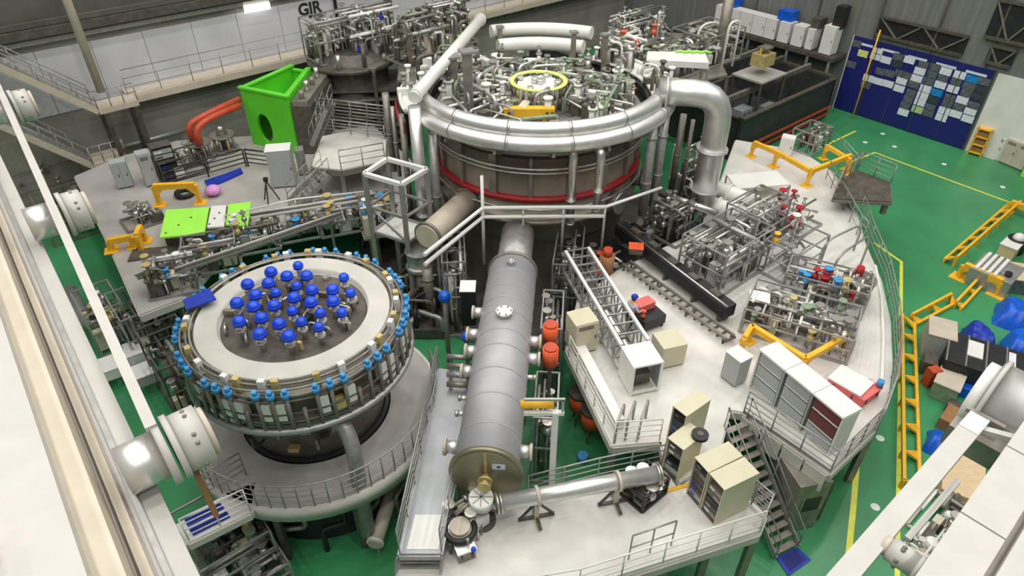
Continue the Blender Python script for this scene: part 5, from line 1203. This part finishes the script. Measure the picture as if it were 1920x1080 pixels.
# crowded fittings behind the round vessel
for i, (x, y, w_, hh, lab) in enumerate(((330, 540, 2.0, 1.5, 'farthest left of the row'), (405, 498, 2.2, 1.4, 'second from the left'), (480, 462, 2.2, 1.3, 'third from the left'), (560, 440, 2.2, 1.3, 'fourth from the left'), (640, 428, 2.0, 1.4, 'fifth from the left'), (715, 432, 1.8, 1.8, 'at the right end of the row'))):
    skid(D(x, y), w_, 1.3, hh, 'crowded steel fittings behind the blue-domed vessel, '+lab, yaw=R(20), seed=150+i, frame=i in (1, 4), npipe=16, nvalve=10, nbox=5, ntank=1, mats=('steel', 'white', 'galv', 'dull', 'dark'), hues=('clamp', 'white', 'valve', 'dark'), z=ZD+.002)
railing([G(x, y, ZD) for x, y in ((430, 440), (560, 408), (700, 392))], 'white railing crossing behind the blue-domed vessel', m='white', mids=2, step=2.0, r=.04)
q = [D(x, y) for x, y in ((240, 492), (330, 478), (335, 462), (250, 470))]
solo(MB().prism([p[:2] for p in q], ZD+.004, ZD+.08), 'grey_sheet', 'dark', 'dark grey sheet lying on the rear platform below the large lime panel', 'sheet')
q = [D(x, y) for x, y in ((340, 460), (372, 456), (374, 447), (343, 450))]
solo(MB().prism([p[:2] for p in q], ZD+.004, ZD+.2), 'white_carton', 'white', 'small white carton beside the near edge of the large lime panel', 'carton')

# bars in front of the dark layered machine
for i, (y, z) in enumerate(((250, 4.75), (232, 5.3), (214, 5.9))):
    a, b = G(596, y-6, z), G(722, y+10, z)
    railing([V((a.x, a.y, z)), V((b.x, b.y, z))], ['lowest', 'middle', 'topmost'][i]+' of three dull railings in front of the dark layered machine', m='dull' if i else 'galv', mids=3, h=.75, step=1.1, r=.05)
# ================================================================ blue display board on the right wall
pa, pb = WR(1603, 62, .1), WR(1867, 134, .1)
a_far, a_near, zt = pa.dot(AA), pb.dot(AA), pb.z
bd = T('display_board', 'large navy display board covered in sheets on the right wall', 'board', ra(WB-.1, (a_far+a_near)/2, .002))
NP = 5; cuts = [a_far+(a_near-a_far)*k/NP for k in range(NP+1)]
for k in range(NP):
    y0, y1 = cuts[k]-.03, cuts[k+1]+.03
    MB().prism([ra(WB-.1, y1)[:2], ra(WB-.02, y1)[:2], ra(WB-.02, y0)[:2], ra(WB-.1, y0)[:2]], .05, zt-.02*0).build('panel', 'navy', bd)
    c = (y0+y1)/2; p, q = ra(WB-.115, y0-(y0-y1)*.12, zt-.42), ra(WB-.115, y1+(y0-y1)*.18, zt-.42)
    MB().beam(p, q, .01, .16).build('heading', 'poster', bd)
for k in range(NP+1): MB().prism([ra(WB-.13, cuts[k]-.03)[:2], ra(WB-.02, cuts[k]-.03)[:2], ra(WB-.02, cuts[k]+.03)[:2], ra(WB-.13, cuts[k]+.03)[:2]], .003, zt+.03).build('mullion', 'white' if k == 0 else 'pdark', bd)
POST = [(155, 208, 'g'), (195, 272, 'y'), (275, 290, 'w'), (288, 258, 'w'), (120, 340, 'g'), (228, 427, 'w'), (212, 470, 'g'),
 (340, 312, 'w'), (420, 292, 'g'), (490, 312, 'w'), (412, 338, 'e'), (290, 447, 'w'), (355, 464, 'w'), (440, 445, 'w'), (424, 493, 'w'), (305, 385, 'd'), (365, 398, 'd'), (430, 398, 'd'), (470, 412, 'd'),
 (578, 343, 'd'), (650, 358, 'd'), (720, 385, 'w'), (555, 383, 'w'), (632, 404, 'd'), (700, 430, 'd'), (535, 430, 'w'), (610, 448, 'g'), (516, 468, 'g'), (685, 470, 'w'), (590, 494, 'w'), (500, 520, 'd'), (662, 520, 'c'), (572, 538, 'w'), (482, 562, 'd'), (640, 566, 'e'), (555, 580, 'w'), (462, 602, 'd'), (620, 612, 'd'), (538, 626, 'p'), (450, 643, 'w'), (606, 648, 'g'),
 (808, 407, 'w'), (885, 433, 'c'), (962, 450, 'g'), (785, 452, 'd'), (865, 480, 'g'), (940, 500, 'e'), (765, 497, 'w'), (848, 524, 'd'), (920, 546, 'e'), (745, 552, 'd'), (823, 567, 'w'), (728, 592, 'd'), (800, 612, 'd'), (895, 600, 'g'), (708, 634, 'w'), (782, 655, 'w'), (875, 637, 'w'), (690, 677, 'w'), (858, 685, 'w')]
PM = dict(w=('poster', 'white'), g=('pgrey', 'grey'), y=('pyel', 'yellow'), e=('pdark', 'dark green'), d=('pgrey', 'dim grey'), c=('pcyan', 'bright blue'), p=('pgreen', 'pale green'))
info = []
for x, y, k in POST:
    p = WR(1560+x/3.375, 20+y/3.375, .12); info.append((p.dot(AA), p.z, k))
ORD = 'first second third fourth fifth sixth seventh eighth ninth tenth eleventh twelfth thirteenth fourteenth'.split()
def col_of(a): return min(NP-1, max(0, int((a_far-a)/(a_far-a_near)*NP)))
cnt = {}
for a, z, k in sorted(info, key=lambda t: (col_of(t[0]), -round(t[1], 1), -t[0])):
    c = col_of(a); key = (c, PM[k][1]); cnt[key] = cnt.get(key, 0)+1
    p = ra(WB-.118, a, z)
    o = MB().box((0, 0, 0), (.012, .74 if k != 'd' else .66, .47)).build('poster', PM[k][0]); o.location = p; o.rotation_euler = (0, 0, YAW)
    tag(o, '%s %s sheet counting down the %s panel of the navy board' % (ORD[cnt[key]-1], PM[k][1], ORD[c]), 'poster', 'sheets on the navy display board')
# white wall panel and dark openings
for i, (x0, y0, x1, y1) in enumerate(((1845, 140, 1960, 320),)):
    p, q = WR(1868, 136, .08), WR(1990, 170, .08)
    struct(MB().prism([ra(WB-.08, p.dot(AA)-.15)[:2], ra(WB-.01, p.dot(AA)-.15)[:2], ra(WB-.01, p.dot(AA)-3.6)[:2], ra(WB-.08, p.dot(AA)-3.6)[:2]], .002, p.z), 'door_1', 'white')
    h = ra(WB-.1, p.dot(AA)-3.3, 2.4); MB().box(h, (.06, .2, .3), YAW).build('door_handle', 'black')['kind'] = 'structure'
def recess(x0, y0, x1, label, hh, m='black'):
    p, q = WR(x0, y0, .25), WR(x1, y0, .25); a0, a1 = p.dot(AA), WR(x1, y0+(x1-x0)*.3, .25).dot(AA)
    hh = min(hh, p.z-zt-.45)
    t = T('wall_truss', label, 'truss', ra(WB-.2, (a0+a1)/2, p.z-hh))
    MB().prism([ra(WB-.12, a0)[:2], ra(WB-.01, a0)[:2], ra(WB-.01, a1)[:2], ra(WB-.12, a1)[:2]], p.z-hh, p.z).build('opening', 'black', t)
    for z in (p.z, p.z-hh): MB().beam(ra(WB-.2, a0, z), ra(WB-.2, a1, z), .18).build('chord', 'dark', t)
    n = max(2, int((a0-a1)/1.4))
    for k in range(n): MB().beam(ra(WB-.2, a0+(a1-a0)*k/n, p.z-hh*(k % 2)), ra(WB-.2, a0+(a1-a0)*(k+1)/n, p.z-hh*((k+1) % 2)), .1).build('diagonal', 'dull', t)
recess(1652, 32, 1812, 'dark truss opening in the grey wall above the navy board', 1.5)
recess(1858, 85, 1905, 'dark small truss opening above the white door panel', 1.1)
recess(1872, 0, 1960, 'dark truss opening at the upper right end of the grey wall', 2.2)
for k, x in enumerate((1290, 1420, 1540, 1660, 1780, 1900)):
    p = WR(x, 0, .1); struct(MB().prism([ra(WB-.16, p.dot(AA)+.06)[:2], ra(WB-.01, p.dot(AA)+.06)[:2], ra(WB-.01, p.dot(AA)-.06)[:2], ra(WB-.16, p.dot(AA)-.06)[:2]], zt+.1, 33), 'trim_%d' % (k+4), 'concd')
p = WR(1572, 52, .9); sp_ = T('speaker', 'black tall loudspeaker on the grey wall left of the navy board', 'speaker', p)
z1 = WR(1580, 10, .9).z; MB().box(V((p.x, p.y, p.z)), (.8, .7, max(1.2, z1-p.z)), YAW, True).build('cabinet', 'black', sp_); MB().box(p+AB*.62+V((0, 0, .5)), (.45, .3, .2), YAW).build('wall_bracket', 'dark', sp_)
p = WR(1631, 118, 1.0); solo(MB().cyl(V((p.x, p.y, .003)), V((p.x, p.y, top(p, 56))), .055, None, 10), 'yellow_post', 'yellow', 'thin yellow post in front of the left end of the navy board', 'post')
# ================================================================ dark enclosure at the back right
e0 = G(1604, 192); be, ae = min(e0.dot(AB), WB-2.3), e0.dot(AA); EH = 3.0; b_l = be-11.5
en = T('dark_enclosure', 'big dark walled enclosure in the back right corner beside the navy board', 'enclosure', ra(be-7, ae, .001))
def ewall(p, q, h, nm, m='black', th=.25):
    d = (q-p).normalized(); MB().obox(p, q, th, .003, h).build(nm, m, en); MB().beam(V((p.x, p.y, h+.06)), V((q.x, q.y, h+.06)), .3, .12).build('coping', 'dark', en)
M['encl'] = mat('enclosure_wall', (52, 56, 55), .6, 0, .25, 1)
ewall(ra(b_l, ae), ra(be, ae), EH, 'front_wall', 'encl')
ewall(ra(be, ae), ra(be, WA-2.2), EH, 'end_wall', 'encl')
ewall(ra(b_l, WA-2.2), ra(b_l, ae+.3), EH, 'side_wall', 'encl')
MB().prism([ra(b_l+.3, ae+.3)[:2], ra(be-.3, ae+.3)[:2], ra(be-.3, WA-2.3)[:2], ra(b_l+.3, WA-2.3)[:2]], .003, .03).build('pit_floor', 'encl', en)
for k in range(5): MB().beam(ra(be-.5-.0*k, ae+2+2.2*k, EH+.5), ra(b_l+1, ae+2+2.2*k, EH+.5), .25, .35).build('roof_beam', 'dark' if k % 2 else 'dull', en)
for f in (.0, .5, 1): p = ra(lerp(be-.6, b_l+1.1, f), ae+6, .003); MB().beam(p, V((p.x, p.y, EH+.4)), .3).build('post', 'dark', en)
for z in (.55, 1.05):
    solo(MB().beam(ra(b_l, ae-.3, z), ra(be-.4, ae-.3, z), .1, .14), 'rail_bar', 'rust', ['lower','upper'][z > 1]+' rusty red bar along the foot of the dark enclosure', 'bar')
mb = MB(); p = G(1420, 152, EH+.1)
c = G(1425, 135, 4.4); tb = T('instrument_table', 'pale stepped table with a brassy instrument standing above the dark enclosure', 'instrument', V((c.x, c.y, .003)))
for k, (s, z) in enumerate(((3.0, 4.2), (1.3, 4.9), (.9, 6.0))): MB().box(V((c.x, c.y, z)), (s, s*.8, .12 if k != 1 else .8), YAW, True).build('tier', ['deckg', 'clamp', 'dull'][k], tb)
for sx in (-1, 1):
    for sy in (-1, 1): p = V((c.x, c.y, 0))+AB*sx*1.4+AA*sy*1.1; MB().beam(p+V((0, 0, .003)), p+V((0, 0, 4.2)), .14).build('leg', 'dark', tb)
for sx in (-.5, .5): p = V((c.x, c.y, 5.0))+AB*sx; MB().beam(p, p+V((0, 0, 1.1)), .1).build('mast', 'yellow', tb)
for i, (x, y, lab) in enumerate(((1402, 205, 'left of two'), (1452, 200, 'right of two'))):
    p = G(x, y, 2.2); a = V((p.x, p.y, 0)); cabinet(a-AB*.6, a+AB*.6, .8, 2.2, 'pale blue grey instrument cabinet inside the front of the dark enclosure, '+lab, 'greycab', z=.004, doors=2)
# white cabinets along the right wall above the enclosure
zz = 4.1
t = T('wall_ledge', 'dark raised ledge along the right wall carrying a row of white cabinets', 'ledge', ra(WB-1.0, WA-8, .004))
al0, al1 = WR(1340, 60, 1).dot(AA), WR(1596, 115, 1).dot(AA)
al0 = min(al0, WA-.6); al1 = max(al1, a_far+.2)
MB().prism([ra(WB-1.9, al0)[:2], ra(WB-.05, al0)[:2], ra(WB-.05, al1)[:2], ra(WB-1.9, al1)[:2]], zz-.3, zz).build('slab', 'dark', t)
for k in range(7): p = ra(WB-1.8, lerp(al0-.3, al1+.3, k/6), .004); MB().beam(p, V((p.x, p.y, zz-.3)), .16).build('post', 'galv', t)
nW = 9
for k in range(nW):
    a0 = lerp(al0-.2, al1+.2, k/nW); a1 = lerp(al0-.2, al1+.2, (k+.78 if k > 3 else k+.97)/nW)
    if k == 7: a1 = lerp(a0, a1, .6)
    cabinet(ra(WB-1.7, a0), ra(WB-1.7, a1), 1.0, 1.5 if k != 8 else 2.0, '%s white cabinet in the row high on the right wall, counting from the back corner' % ORD[k], 'white', z=zz+.003, doors=1, vent=False, topm='white', group='white cabinets on the wall ledge')
for i, (x, y, s) in enumerate(((1375, 6, .8), (1480, 22, .9), (1535, 45, .5))):
    p = WR(x, y, .9); solo(MB().box((0, 0, 0), (1.0, s*1.3, .7), YAW, True), 'covered_load', 'tarp' if i < 2 else 'dark', ['blue covered load high at the back corner behind the white cabinets', 'wider blue covered load right of the back corner one', 'dark load beside the wider blue covered load'][i], 'covered load').location = (p.x, p.y, zz+1.54)
# ================================================================ green floor on the right: yellow barriers and equipment
def lattice(pts, label, h=.5, w=.9, z=0, posts=True):
    """yellow lattice barrier: two long rails with triangular gussets between"""
    pts = [V((p.x, p.y, z)) for p in pts]; t = T('lattice_barrier', label, 'barrier', pts[0]); k = 0
    for a, b in zip(pts, pts[1:]):
        d = (b-a).normalized(); n = V((-d.y, d.x, 0))
        for s, zz in ((0, h*.3), (w, h)): MB().beam(a+n*s+V((0, 0, zz)), b+n*s+V((0, 0, zz)), .12, .16).build('rail', 'yellow', t)
        nn = max(2, round((b-a).length/1.5))
        for i in range(nn+1):
            p = lerp(a, b, i/nn); e = min(.5, (b-a).length/nn*.4)*(-1 if i == nn else 1)
            mb = MB(); q = [p+V((0, 0, h*.3-.06)), p+d*e+V((0, 0, h*.3-.06)), p+n*w+V((0, 0, h-.06)), ]
            mb.add([x for x in q]+[x+V((0, 0, .1)) for x in q], [(2, 1, 0), (3, 4, 5), (0, 1, 4, 3), (1, 2, 5, 4), (2, 0, 3, 5)]); mb.build('gusset', 'yellow', t)
            if posts:
                MB().beam(p+V((0, 0, .004)), p+V((0, 0, h*.3)), .1).build('foot', 'yellow', t); MB().beam(p+n*w+V((0, 0, .004)), p+n*w+V((0, 0, h)), .1).build('foot', 'yellow', t)
    return t
lattice([G(1722, 925), G(1712, 610)], 'long yellow lattice barrier standing along the yellow floor line', w=.62, h=.45)
lattice([G(1768, 492), G(1888, 388)], 'yellow lattice barrier slanting away behind the grey slatted machine', w=-.5, h=.6)
frame_yellow([G(1888, 396), G(1960, 424)], 'yellow frame going out of view beyond the grey slatted machine', .6, z=0, w=.26)
frame_yellow([G(1798, 520), G(1868, 552)], 'yellow trestle in front of the grey slatted machine', .75, z=0, w=.3)
lattice([G(1800, 582), G(1846, 532)], 'short yellow lattice piece lying between the grey machine and the blue tarpaulins', w=.3, h=.35)
lattice([G(1716, 612), G(1790, 572)], 'short yellow lattice piece behind the pale grey motor unit', w=.35, h=.45)
def gbox(px, depth, h, m, label, nm, cat, z0=0.004, lid=None, extra=None, bev=.02):
    a, b = G(*px[0], z0), G(*px[1], z0); t = T(nm, label, cat, V((a.x, a.y, z0))); d = (b-a).normalized(); n = V((-d.y, d.x, 0))
    MB().obox(a, b, depth, z0, z0+h).build('body', m, t, bevel=bev)
    if lid: MB().obox(a-d*.03-n*.03, b+d*.03-n*.03, depth+.06, z0+h, z0+h+.05).build('top_cover', lid, t)
    if extra: extra(t, a, b, d, n, depth, z0+h)
    return t
def slats(t, a, b, d, n, dp, z):
    for k in range(4): p = a+d*(.15+.28*k); MB().obox(p, p+d*.16, dp, z, z+.12).build('slat', 'white', t)
    MB().cyl(lerp(a, b, .7)+n*dp*.4+V((0, 0, z-a.z)), lerp(a, b, .7)+n*dp*.4+V((0, 0, z-a.z+.1)), .28, None, 20).build('round_cover', 'galv', t)
    MB().cyl(lerp(a, b, .8)+n*dp*.3+V((0, 0, z-a.z)), lerp(a, b, .8)+n*dp*.3+V((0, 0, z-a.z+.2)), .16, None, 14).build('knob', 'black', t)
gbox([(1806, 528), (1882, 560)], 2.0, .9, 'galv', 'grey machine with white slats inside the slanting yellow barrier', 'slatted_machine', 'machine', extra=slats)
p = G(1898, 470); t = T('gas_drum', 'black drum with a white round cap behind the grey slatted machine', 'drum', p)
MB().cyl(p+V((0, 0, .004)), p+V((0, 0, .8)), .5, None, 22).build('drum', 'black', t); MB().ball(p+V((0, 0, .8)), .3, 14, True).build('cap', 'white', t)
gbox([(1865, 478), (1895, 490)], 1.0, .7, 'wood', 'pale wooden box with a white top right of the grey slatted machine', 'wooden_box', 'box', lid='white')
gbox([(1885, 548), (1960, 560)], 1.6, .8, 'pgrey', 'grey covered equipment at the right edge above the blue tarpaulin', 'equipment_case', 'case', lid='wood')
def tarp(px, h, label, m='tarp', seed=1):
    q = [G(x, y, h*.6) for x, y in px]; c = sum(q, V())/len(q); r_ = random.Random(seed); N = 9; mb = MB(); vs = []
    for i in range(N+1):
        for j in range(N+1):
            u_, v_ = i/N, j/N; p = lerp(lerp(q[0], q[1], u_), lerp(q[3], q[2], u_), v_); e = min(u_, 1-u_, v_, 1-v_)*2
            vs.append(V((p.x+r_.uniform(-.05, .05), p.y+r_.uniform(-.05, .05), .01+h*min(1, e*2.6)*(.8+.35*r_.random()))))
    mb.add(vs, [(i*(N+1)+j, (i+1)*(N+1)+j, (i+1)*(N+1)+j+1, i*(N+1)+j+1) for i in range(N) for j in range(N)], True)
    o = solo(mb, 'tarpaulin', m, label, 'tarpaulin'); s = o.modifiers.new('sub', 'SUBSURF'); s.levels = s.render_levels = 1; return o
tarp([(1868, 592), (1935, 615), (1940, 568), (1876, 552)], .9, 'blue tarpaulin heaped at the right edge below the grey covered equipment', seed=3)
tarp([(1800, 640), (1880, 668), (1862, 620), (1812, 596)], 1.0, 'dark blue tarpaulin behind the black equipment row', seed=4, m='bmat')
tarp([(1880, 660), (1950, 680), (1950, 610), (1885, 618)], 1.1, 'bright blue tarpaulin right of the dark blue one', seed=5)
tarp([(1732, 836), (1772, 852), (1786, 816), (1746, 796)], .5, 'shiny blue plastic bundle on the green floor beside the brown carton', seed=6)
def rowtop(t, a, b, d, n, dp, z):
    for k in range(6): p = lerp(a, b, k/5); MB().beam(p+n*.01+V((0, 0, z-a.z+.02)), p+n*dp+V((0, 0, z-a.z+.02)), .06, .05).build('silver_edge', 'steel', t)
    for f, w_, m in ((.2, .16, 'white'), (.62, .07, 'poster')): p, q = lerp(a, b, f), lerp(a, b, f+w_); MB().obox(p+n*dp*.35, q+n*dp*.35, dp*.5, z, z+.05).build('pale_panel', m, t)
    for k in range(5): p, q = lerp(a, b, k/5+.02), lerp(a, b, (k+1)/5-.02); MB().obox(p-n*.03, q-n*.03, .03, .15, z-.1).build('side_panel', 'black', t)
gbox([(1752, 716), (1935, 778)], 2.2, 1.3, 'black', 'long row of black equipment cases with silver edges on the green floor', 'equipment_row', 'equipment', extra=rowtop)
gbox([(1722, 668), (1772, 682)], 1.4, 1.3, 'greycab', 'pale grey motor unit at the left end of the black equipment row', 'motor_unit', 'machine', lid='cream')
gbox([(1722, 700), (1748, 708)], .8, .7, 'dark', 'small dark unit in front of the pale grey motor unit', 'motor_unit', 'machine')
gbox([(1738, 742), (1784, 762)], 1.2, .8, 'pvcg', 'grey green machine below the black equipment row', 'machine_tool', 'machine', lid='cream')
gbox([(1724, 716), (1736, 728)], .5, .9, 'rust', 'narrow red brown unit left of the grey green machine', 'motor_unit', 'machine')
gbox([(1752, 800), (1806, 828)], 1.1, .55, 'brown', 'brown carton on the green floor below the white crane drum', 'carton', 'carton')
gbox([(1794, 742), (1822, 752)], .6, .5, 'tarp', 'small blue bin left of the white crane drum', 'bin', 'bin')
gbox([(1768, 770), (1800, 786)], .5, .4, 'dark', 'dark flat box between the brown carton and the grey green machine', 'case', 'case')
gbox([(1756, 932), (1838, 962)], 2.4, .5, 'wood', 'pale wooden board stack beside the white crane beam', 'board_stack', 'boards')
skid(G(1775, 985), 2.2, 1.8, .9, 'cream machine frame on the floor under the crane roller', z=.003, seed=131, npipe=10, nvalve=4, nbox=5, mats=('cream', 'white', 'dull'), fm='cream', frame=False)
skid(G(1742, 1040), 1.6, 1.4, .8, 'white pipe stand on the floor near the right crane roller', z=.003, seed=132, npipe=8, nvalve=2, nbox=2, mats=('white', 'cream'), fm='white', frame=False)
# cabinets by the navy board
p, q = G(1812, 288), G(1838, 296)
yc = T('yellow_cart', 'yellow rack cart standing at the near end of the navy board', 'cart', p); d = (q-p).normalized(); n = V((-d.y, d.x, 0))
for k in range(4): MB().obox(p, q, .9, .15+.55*k, .25+.55*k).build('shelf', 'yellow', yc)
for e in (p, q-d*.08, p+n*.82, q-d*.08+n*.82): MB().obox(e, e+d*.08, .08, .004, 2.0).build('post', 'yellow', yc)
for k in range(3): MB().obox(p+d*.1+n*.1, q-d*.1+n*.1, .6, .26+.55*k, .55+.55*k).build('brown_bin', 'brown', yc)
cabinet(G(1838, 288), G(1868, 302), 1.2, 1.6, 'white cabinet with dark windows just right of the yellow rack cart', 'white', z=.003, doors=2)
cabinet(G(1870, 303), G(1915, 322), 1.3, 1.7, 'cream cabinet with dark windows, second from the yellow rack cart', 'cream', z=.003, doors=2)
gbox([(1912, 330), (1960, 350)], 1.0, .9, 'lime', 'lime green box at the right edge below the cream cabinet', 'green_box', 'box')
p = G(1866, 262); solo(MB().cyl(p+V((0, 0, .003)), p+V((0, 0, 1.8)), .06, None, 8).cyl(p+V((0, 0, 1.8)), p+V((0, -.1, 2.0)), .55, .5, 20), 'round_sign', 'pyel', 'yellow green round disc on a post in front of the white door panel', 'sign')
gbox([(1886, 250), (1920, 262)], .6, 1.9, 'dark', 'dark tall unit against the white door panel', 'unit', 'cabinet')
# ================================================================ overhead crane girders close to the camera
def gpt(px, py, z): return G(px, py, z)
ZG = 15.6
e0, e1 = G(205, 722, ZG), G(372, 1074, ZG)
dA = (e0-e1).normalized(); nL = V((-dA.y, dA.x, 0))      # to the left of the girder direction
cg = T('crane_girder', 'big white crane girder with a tube handrail filling the lower left corner', 'crane girder', V((e1.x, e1.y, ZG)))
O = lambda l, s, z: V((e1.x, e1.y, 0))+dA*l+nL*s+V((0, 0, z))
l0, l1 = -2.2, 34
def strip(s0, s1, z0, z1, nm, m): MB().prism([O(l0, s0, 0)[:2], O(l1, s0, 0)[:2], O(l1, s1, 0)[:2], O(l0, s1, 0)[:2]], z0, z1).build(nm, m, cg)
strip(0, .42, ZG-.12, ZG, 'flange', 'wgird')
strip(.42, .62, ZG-.5, ZG+.55, 'web', 'cream')
strip(.62, 1.25, ZG-.5, ZG+.75, 'box_section', 'wgird')
strip(1.25, 1.62, ZG-.5, ZG+.1, 'gutter', 'cream')
strip(1.62, 5, ZG+.3, ZG+.95, 'walk_deck', 'wgird')
MB().beam(O(l0, .2, ZG+.03), O(l1, .2, ZG+.03), .05, .05).build('cable_strip', 'galv', cg)
MB().beam(O(l0, .33, ZG+.05), O(l1, .36, ZG+.05), .08, .1).build('cable_strip', 'cream', cg)
MB().tube([O(l0, 1.46, ZG+.85), O(l1, 1.46, ZG+.85)], .075, 10).build('handrail', 'wgird', cg)
for k in range(12): p = O(-1.5+2.6*k, 1.46, ZG+.1); MB().tube(bend([p, p+V((0, 0, .3)), p+V((0, 0, .75))], .1), .05, 8).build('rail_stanchion', 'wgird', cg)
for k in range(5):
    p = O(.5+3.1*k, 1.15, ZG+.75); MB().tube(bend([p, p+V((0, 0, .25)), p+nL*.12+V((0, 0, .4))], .1), .045, 8).build('hook', 'cream', cg)
def roller(px, py, z, ax, r, ln, parent, tailm='cream'):
    p = G(px, py, z)
    dr = MB().cyl(p-ax*ln, p, r*.82, None, 28).build('roller_drum', 'silver', parent)
    MB().cyl(p, p+ax*.07, r*1.15, None, 28).build('drum_flange', 'wgird', dr)
    MB().cyl(p+ax*.1, p+ax*.16, r*1.12, None, 28).build('drum_flange', 'wgird', dr)
    MB().cyl(p+ax*.16, p+ax*.4, r*1.02, None, 28).build('drum_hub', 'wgird', dr)
    MB().cyl(p+ax*.4, p+ax*.46, r*.84, None, 24).build('hub_cap', tailm, dr)
    for k in range(8):
        u_ = UP; w_ = ax.cross(UP); q = p+ax*.3+(u_*math.cos(k)+w_*math.sin(k))*r*1.02
        MB().ball(q, .025, 6).build('bolt', 'dull', dr)
    return p
nR = -nL
rp = [roller(x, y, ZG+.3, nR, .29, .34, cg) for x, y in ((302, 850), (104, 408), (14, 205))]
MB().beam(rp[0]+nR*.2-V((0, 0, .25)), rp[0]+nR*.2-dA*.15-V((0, 0, 1.0)), .055).build('stub_arm', 'brown', cg)
bar0, bar1 = rp[0]+nR*.02+V((0, 0, .34)), rp[2]+nR*.02+V((0, 0, .34))
e = (bar1-bar0).normalized(); MB().beam(bar0, bar1+e*8, .1, .05).build('tie_bar', 'wgird', cg)
# right girder
ZR = 15.6
f0, f1 = G(1716, 1080, ZR), G(1879, 847, ZR)
dB = (f1-f0).normalized(); nr = V((dB.y, -dB.x, 0))
gr2 = T('crane_trolley_girder', 'white crane girder with panels crossing the lower right corner', 'crane girder', V((f0.x, f0.y, ZR)))
Q = lambda l, s, z: V((f0.x, f0.y, 0))+dB*l+nr*s+V((0, 0, z))
def strip2(s0, s1, z0, z1, nm, m, a0=-2.5, a1=4.4):
    return MB().prism([Q(a0, s0, 0)[:2], Q(a1, s0, 0)[:2], Q(a1, s1, 0)[:2], Q(a0, s1, 0)[:2]], z0, z1).build(nm, m, gr2)
for k in range(6): MB().prism([Q(-2.5+1.15*k, 0, 0)[:2], Q(-2.5+1.15*k+1.13, 0, 0)[:2], Q(-2.5+1.15*k+1.13, .38, 0)[:2], Q(-2.5+1.15*k, .38, 0)[:2]], ZR-.1, ZR).build('cover_panel', 'wgird', gr2)
strip2(.38, .44, ZR-.5, ZR-.12, 'gutter', 'dull'); strip2(.44, .78, ZR-.5, ZR+.12, 'box_section', 'wgird'); strip2(.78, .86, ZR-.5, ZR-.1, 'gutter', 'dull'); strip2(.86, 1.3, ZR-.5, ZR+.2, 'top_strip', 'cream'); strip2(1.3, 4, ZR-.2, ZR+.5, 'walk_deck', 'wgird')
MB().tube([Q(-2.5, .95, ZR+.5), Q(4.4, .95, ZR+.5)], .06, 10).build('handrail', 'wgird', gr2)
p = Q(.9, .62, ZR+.12); MB().tube(bend([p, p+V((0, 0, .3)), p+nr*.2+V((0, 0, .3)), p+nr*.2], .12), .035, 8).build('lifting_hook', 'cream', gr2)
b0, b1 = G(1583, 1080, ZR-.3), G(1812, 812, ZR-.3); dd = (b1-b0).normalized()
MB().beam(b0-dd*4, b1, .2, .1).build('guard_bar', 'wgird', gr2)
MB().beam(b1, b1+dd*.3, .2, .12).build('guard_bar_end', 'white', gr2)
for f in (.05, .55): q = Q(4.2*f+.2, .05, ZR-.15); c = b0+dd*((q-b0).dot(dd)); MB().beam(V((c.x, c.y, ZR-.35)), V((q.x, q.y, ZR-.2)), .08, .06).build('bar_bracket', 'wgird', gr2)
roller(1752, 1085, ZR-.3, -nr, .115, .5, gr2)
b0, b1 = G(1700, 1012, ZR-.4), G(1795, 902, ZR-.4); MB().beam(b0, b1, .06).build('thin_bar', 'wgird', gr2)
# drum at the right edge
ax = -nr
dc = G(1846, 742, ZR-.6); dm2 = MB().cyl(dc, dc+nr*3.2, .46, None, 40).build('rope_drum', 'silver', gr2)
for s in (.02, .62, 1.0): MB().cyl(dc+nr*s, dc+nr*(s+.05), .5, None, 40).build('flange', 'wgird', dm2)
MB().cyl(dc-nr*.12, dc, .4, None, 32).build('end_cap', 'white', dm2)
MB().beam(dc-nr*.1-dB*.62-V((0, 0, .2)), dc+nr*3.0-dB*.62-V((0, 0, .2)), .22, .3).build('support_beam', 'dull', dm2)
MB().beam(dc-nr*.05-dB*.5+V((0, 0, .1)), dc+nr*.35-dB*.5+V((0, 0, .1)), .06, .05).build('bracket', 'dull', dm2)
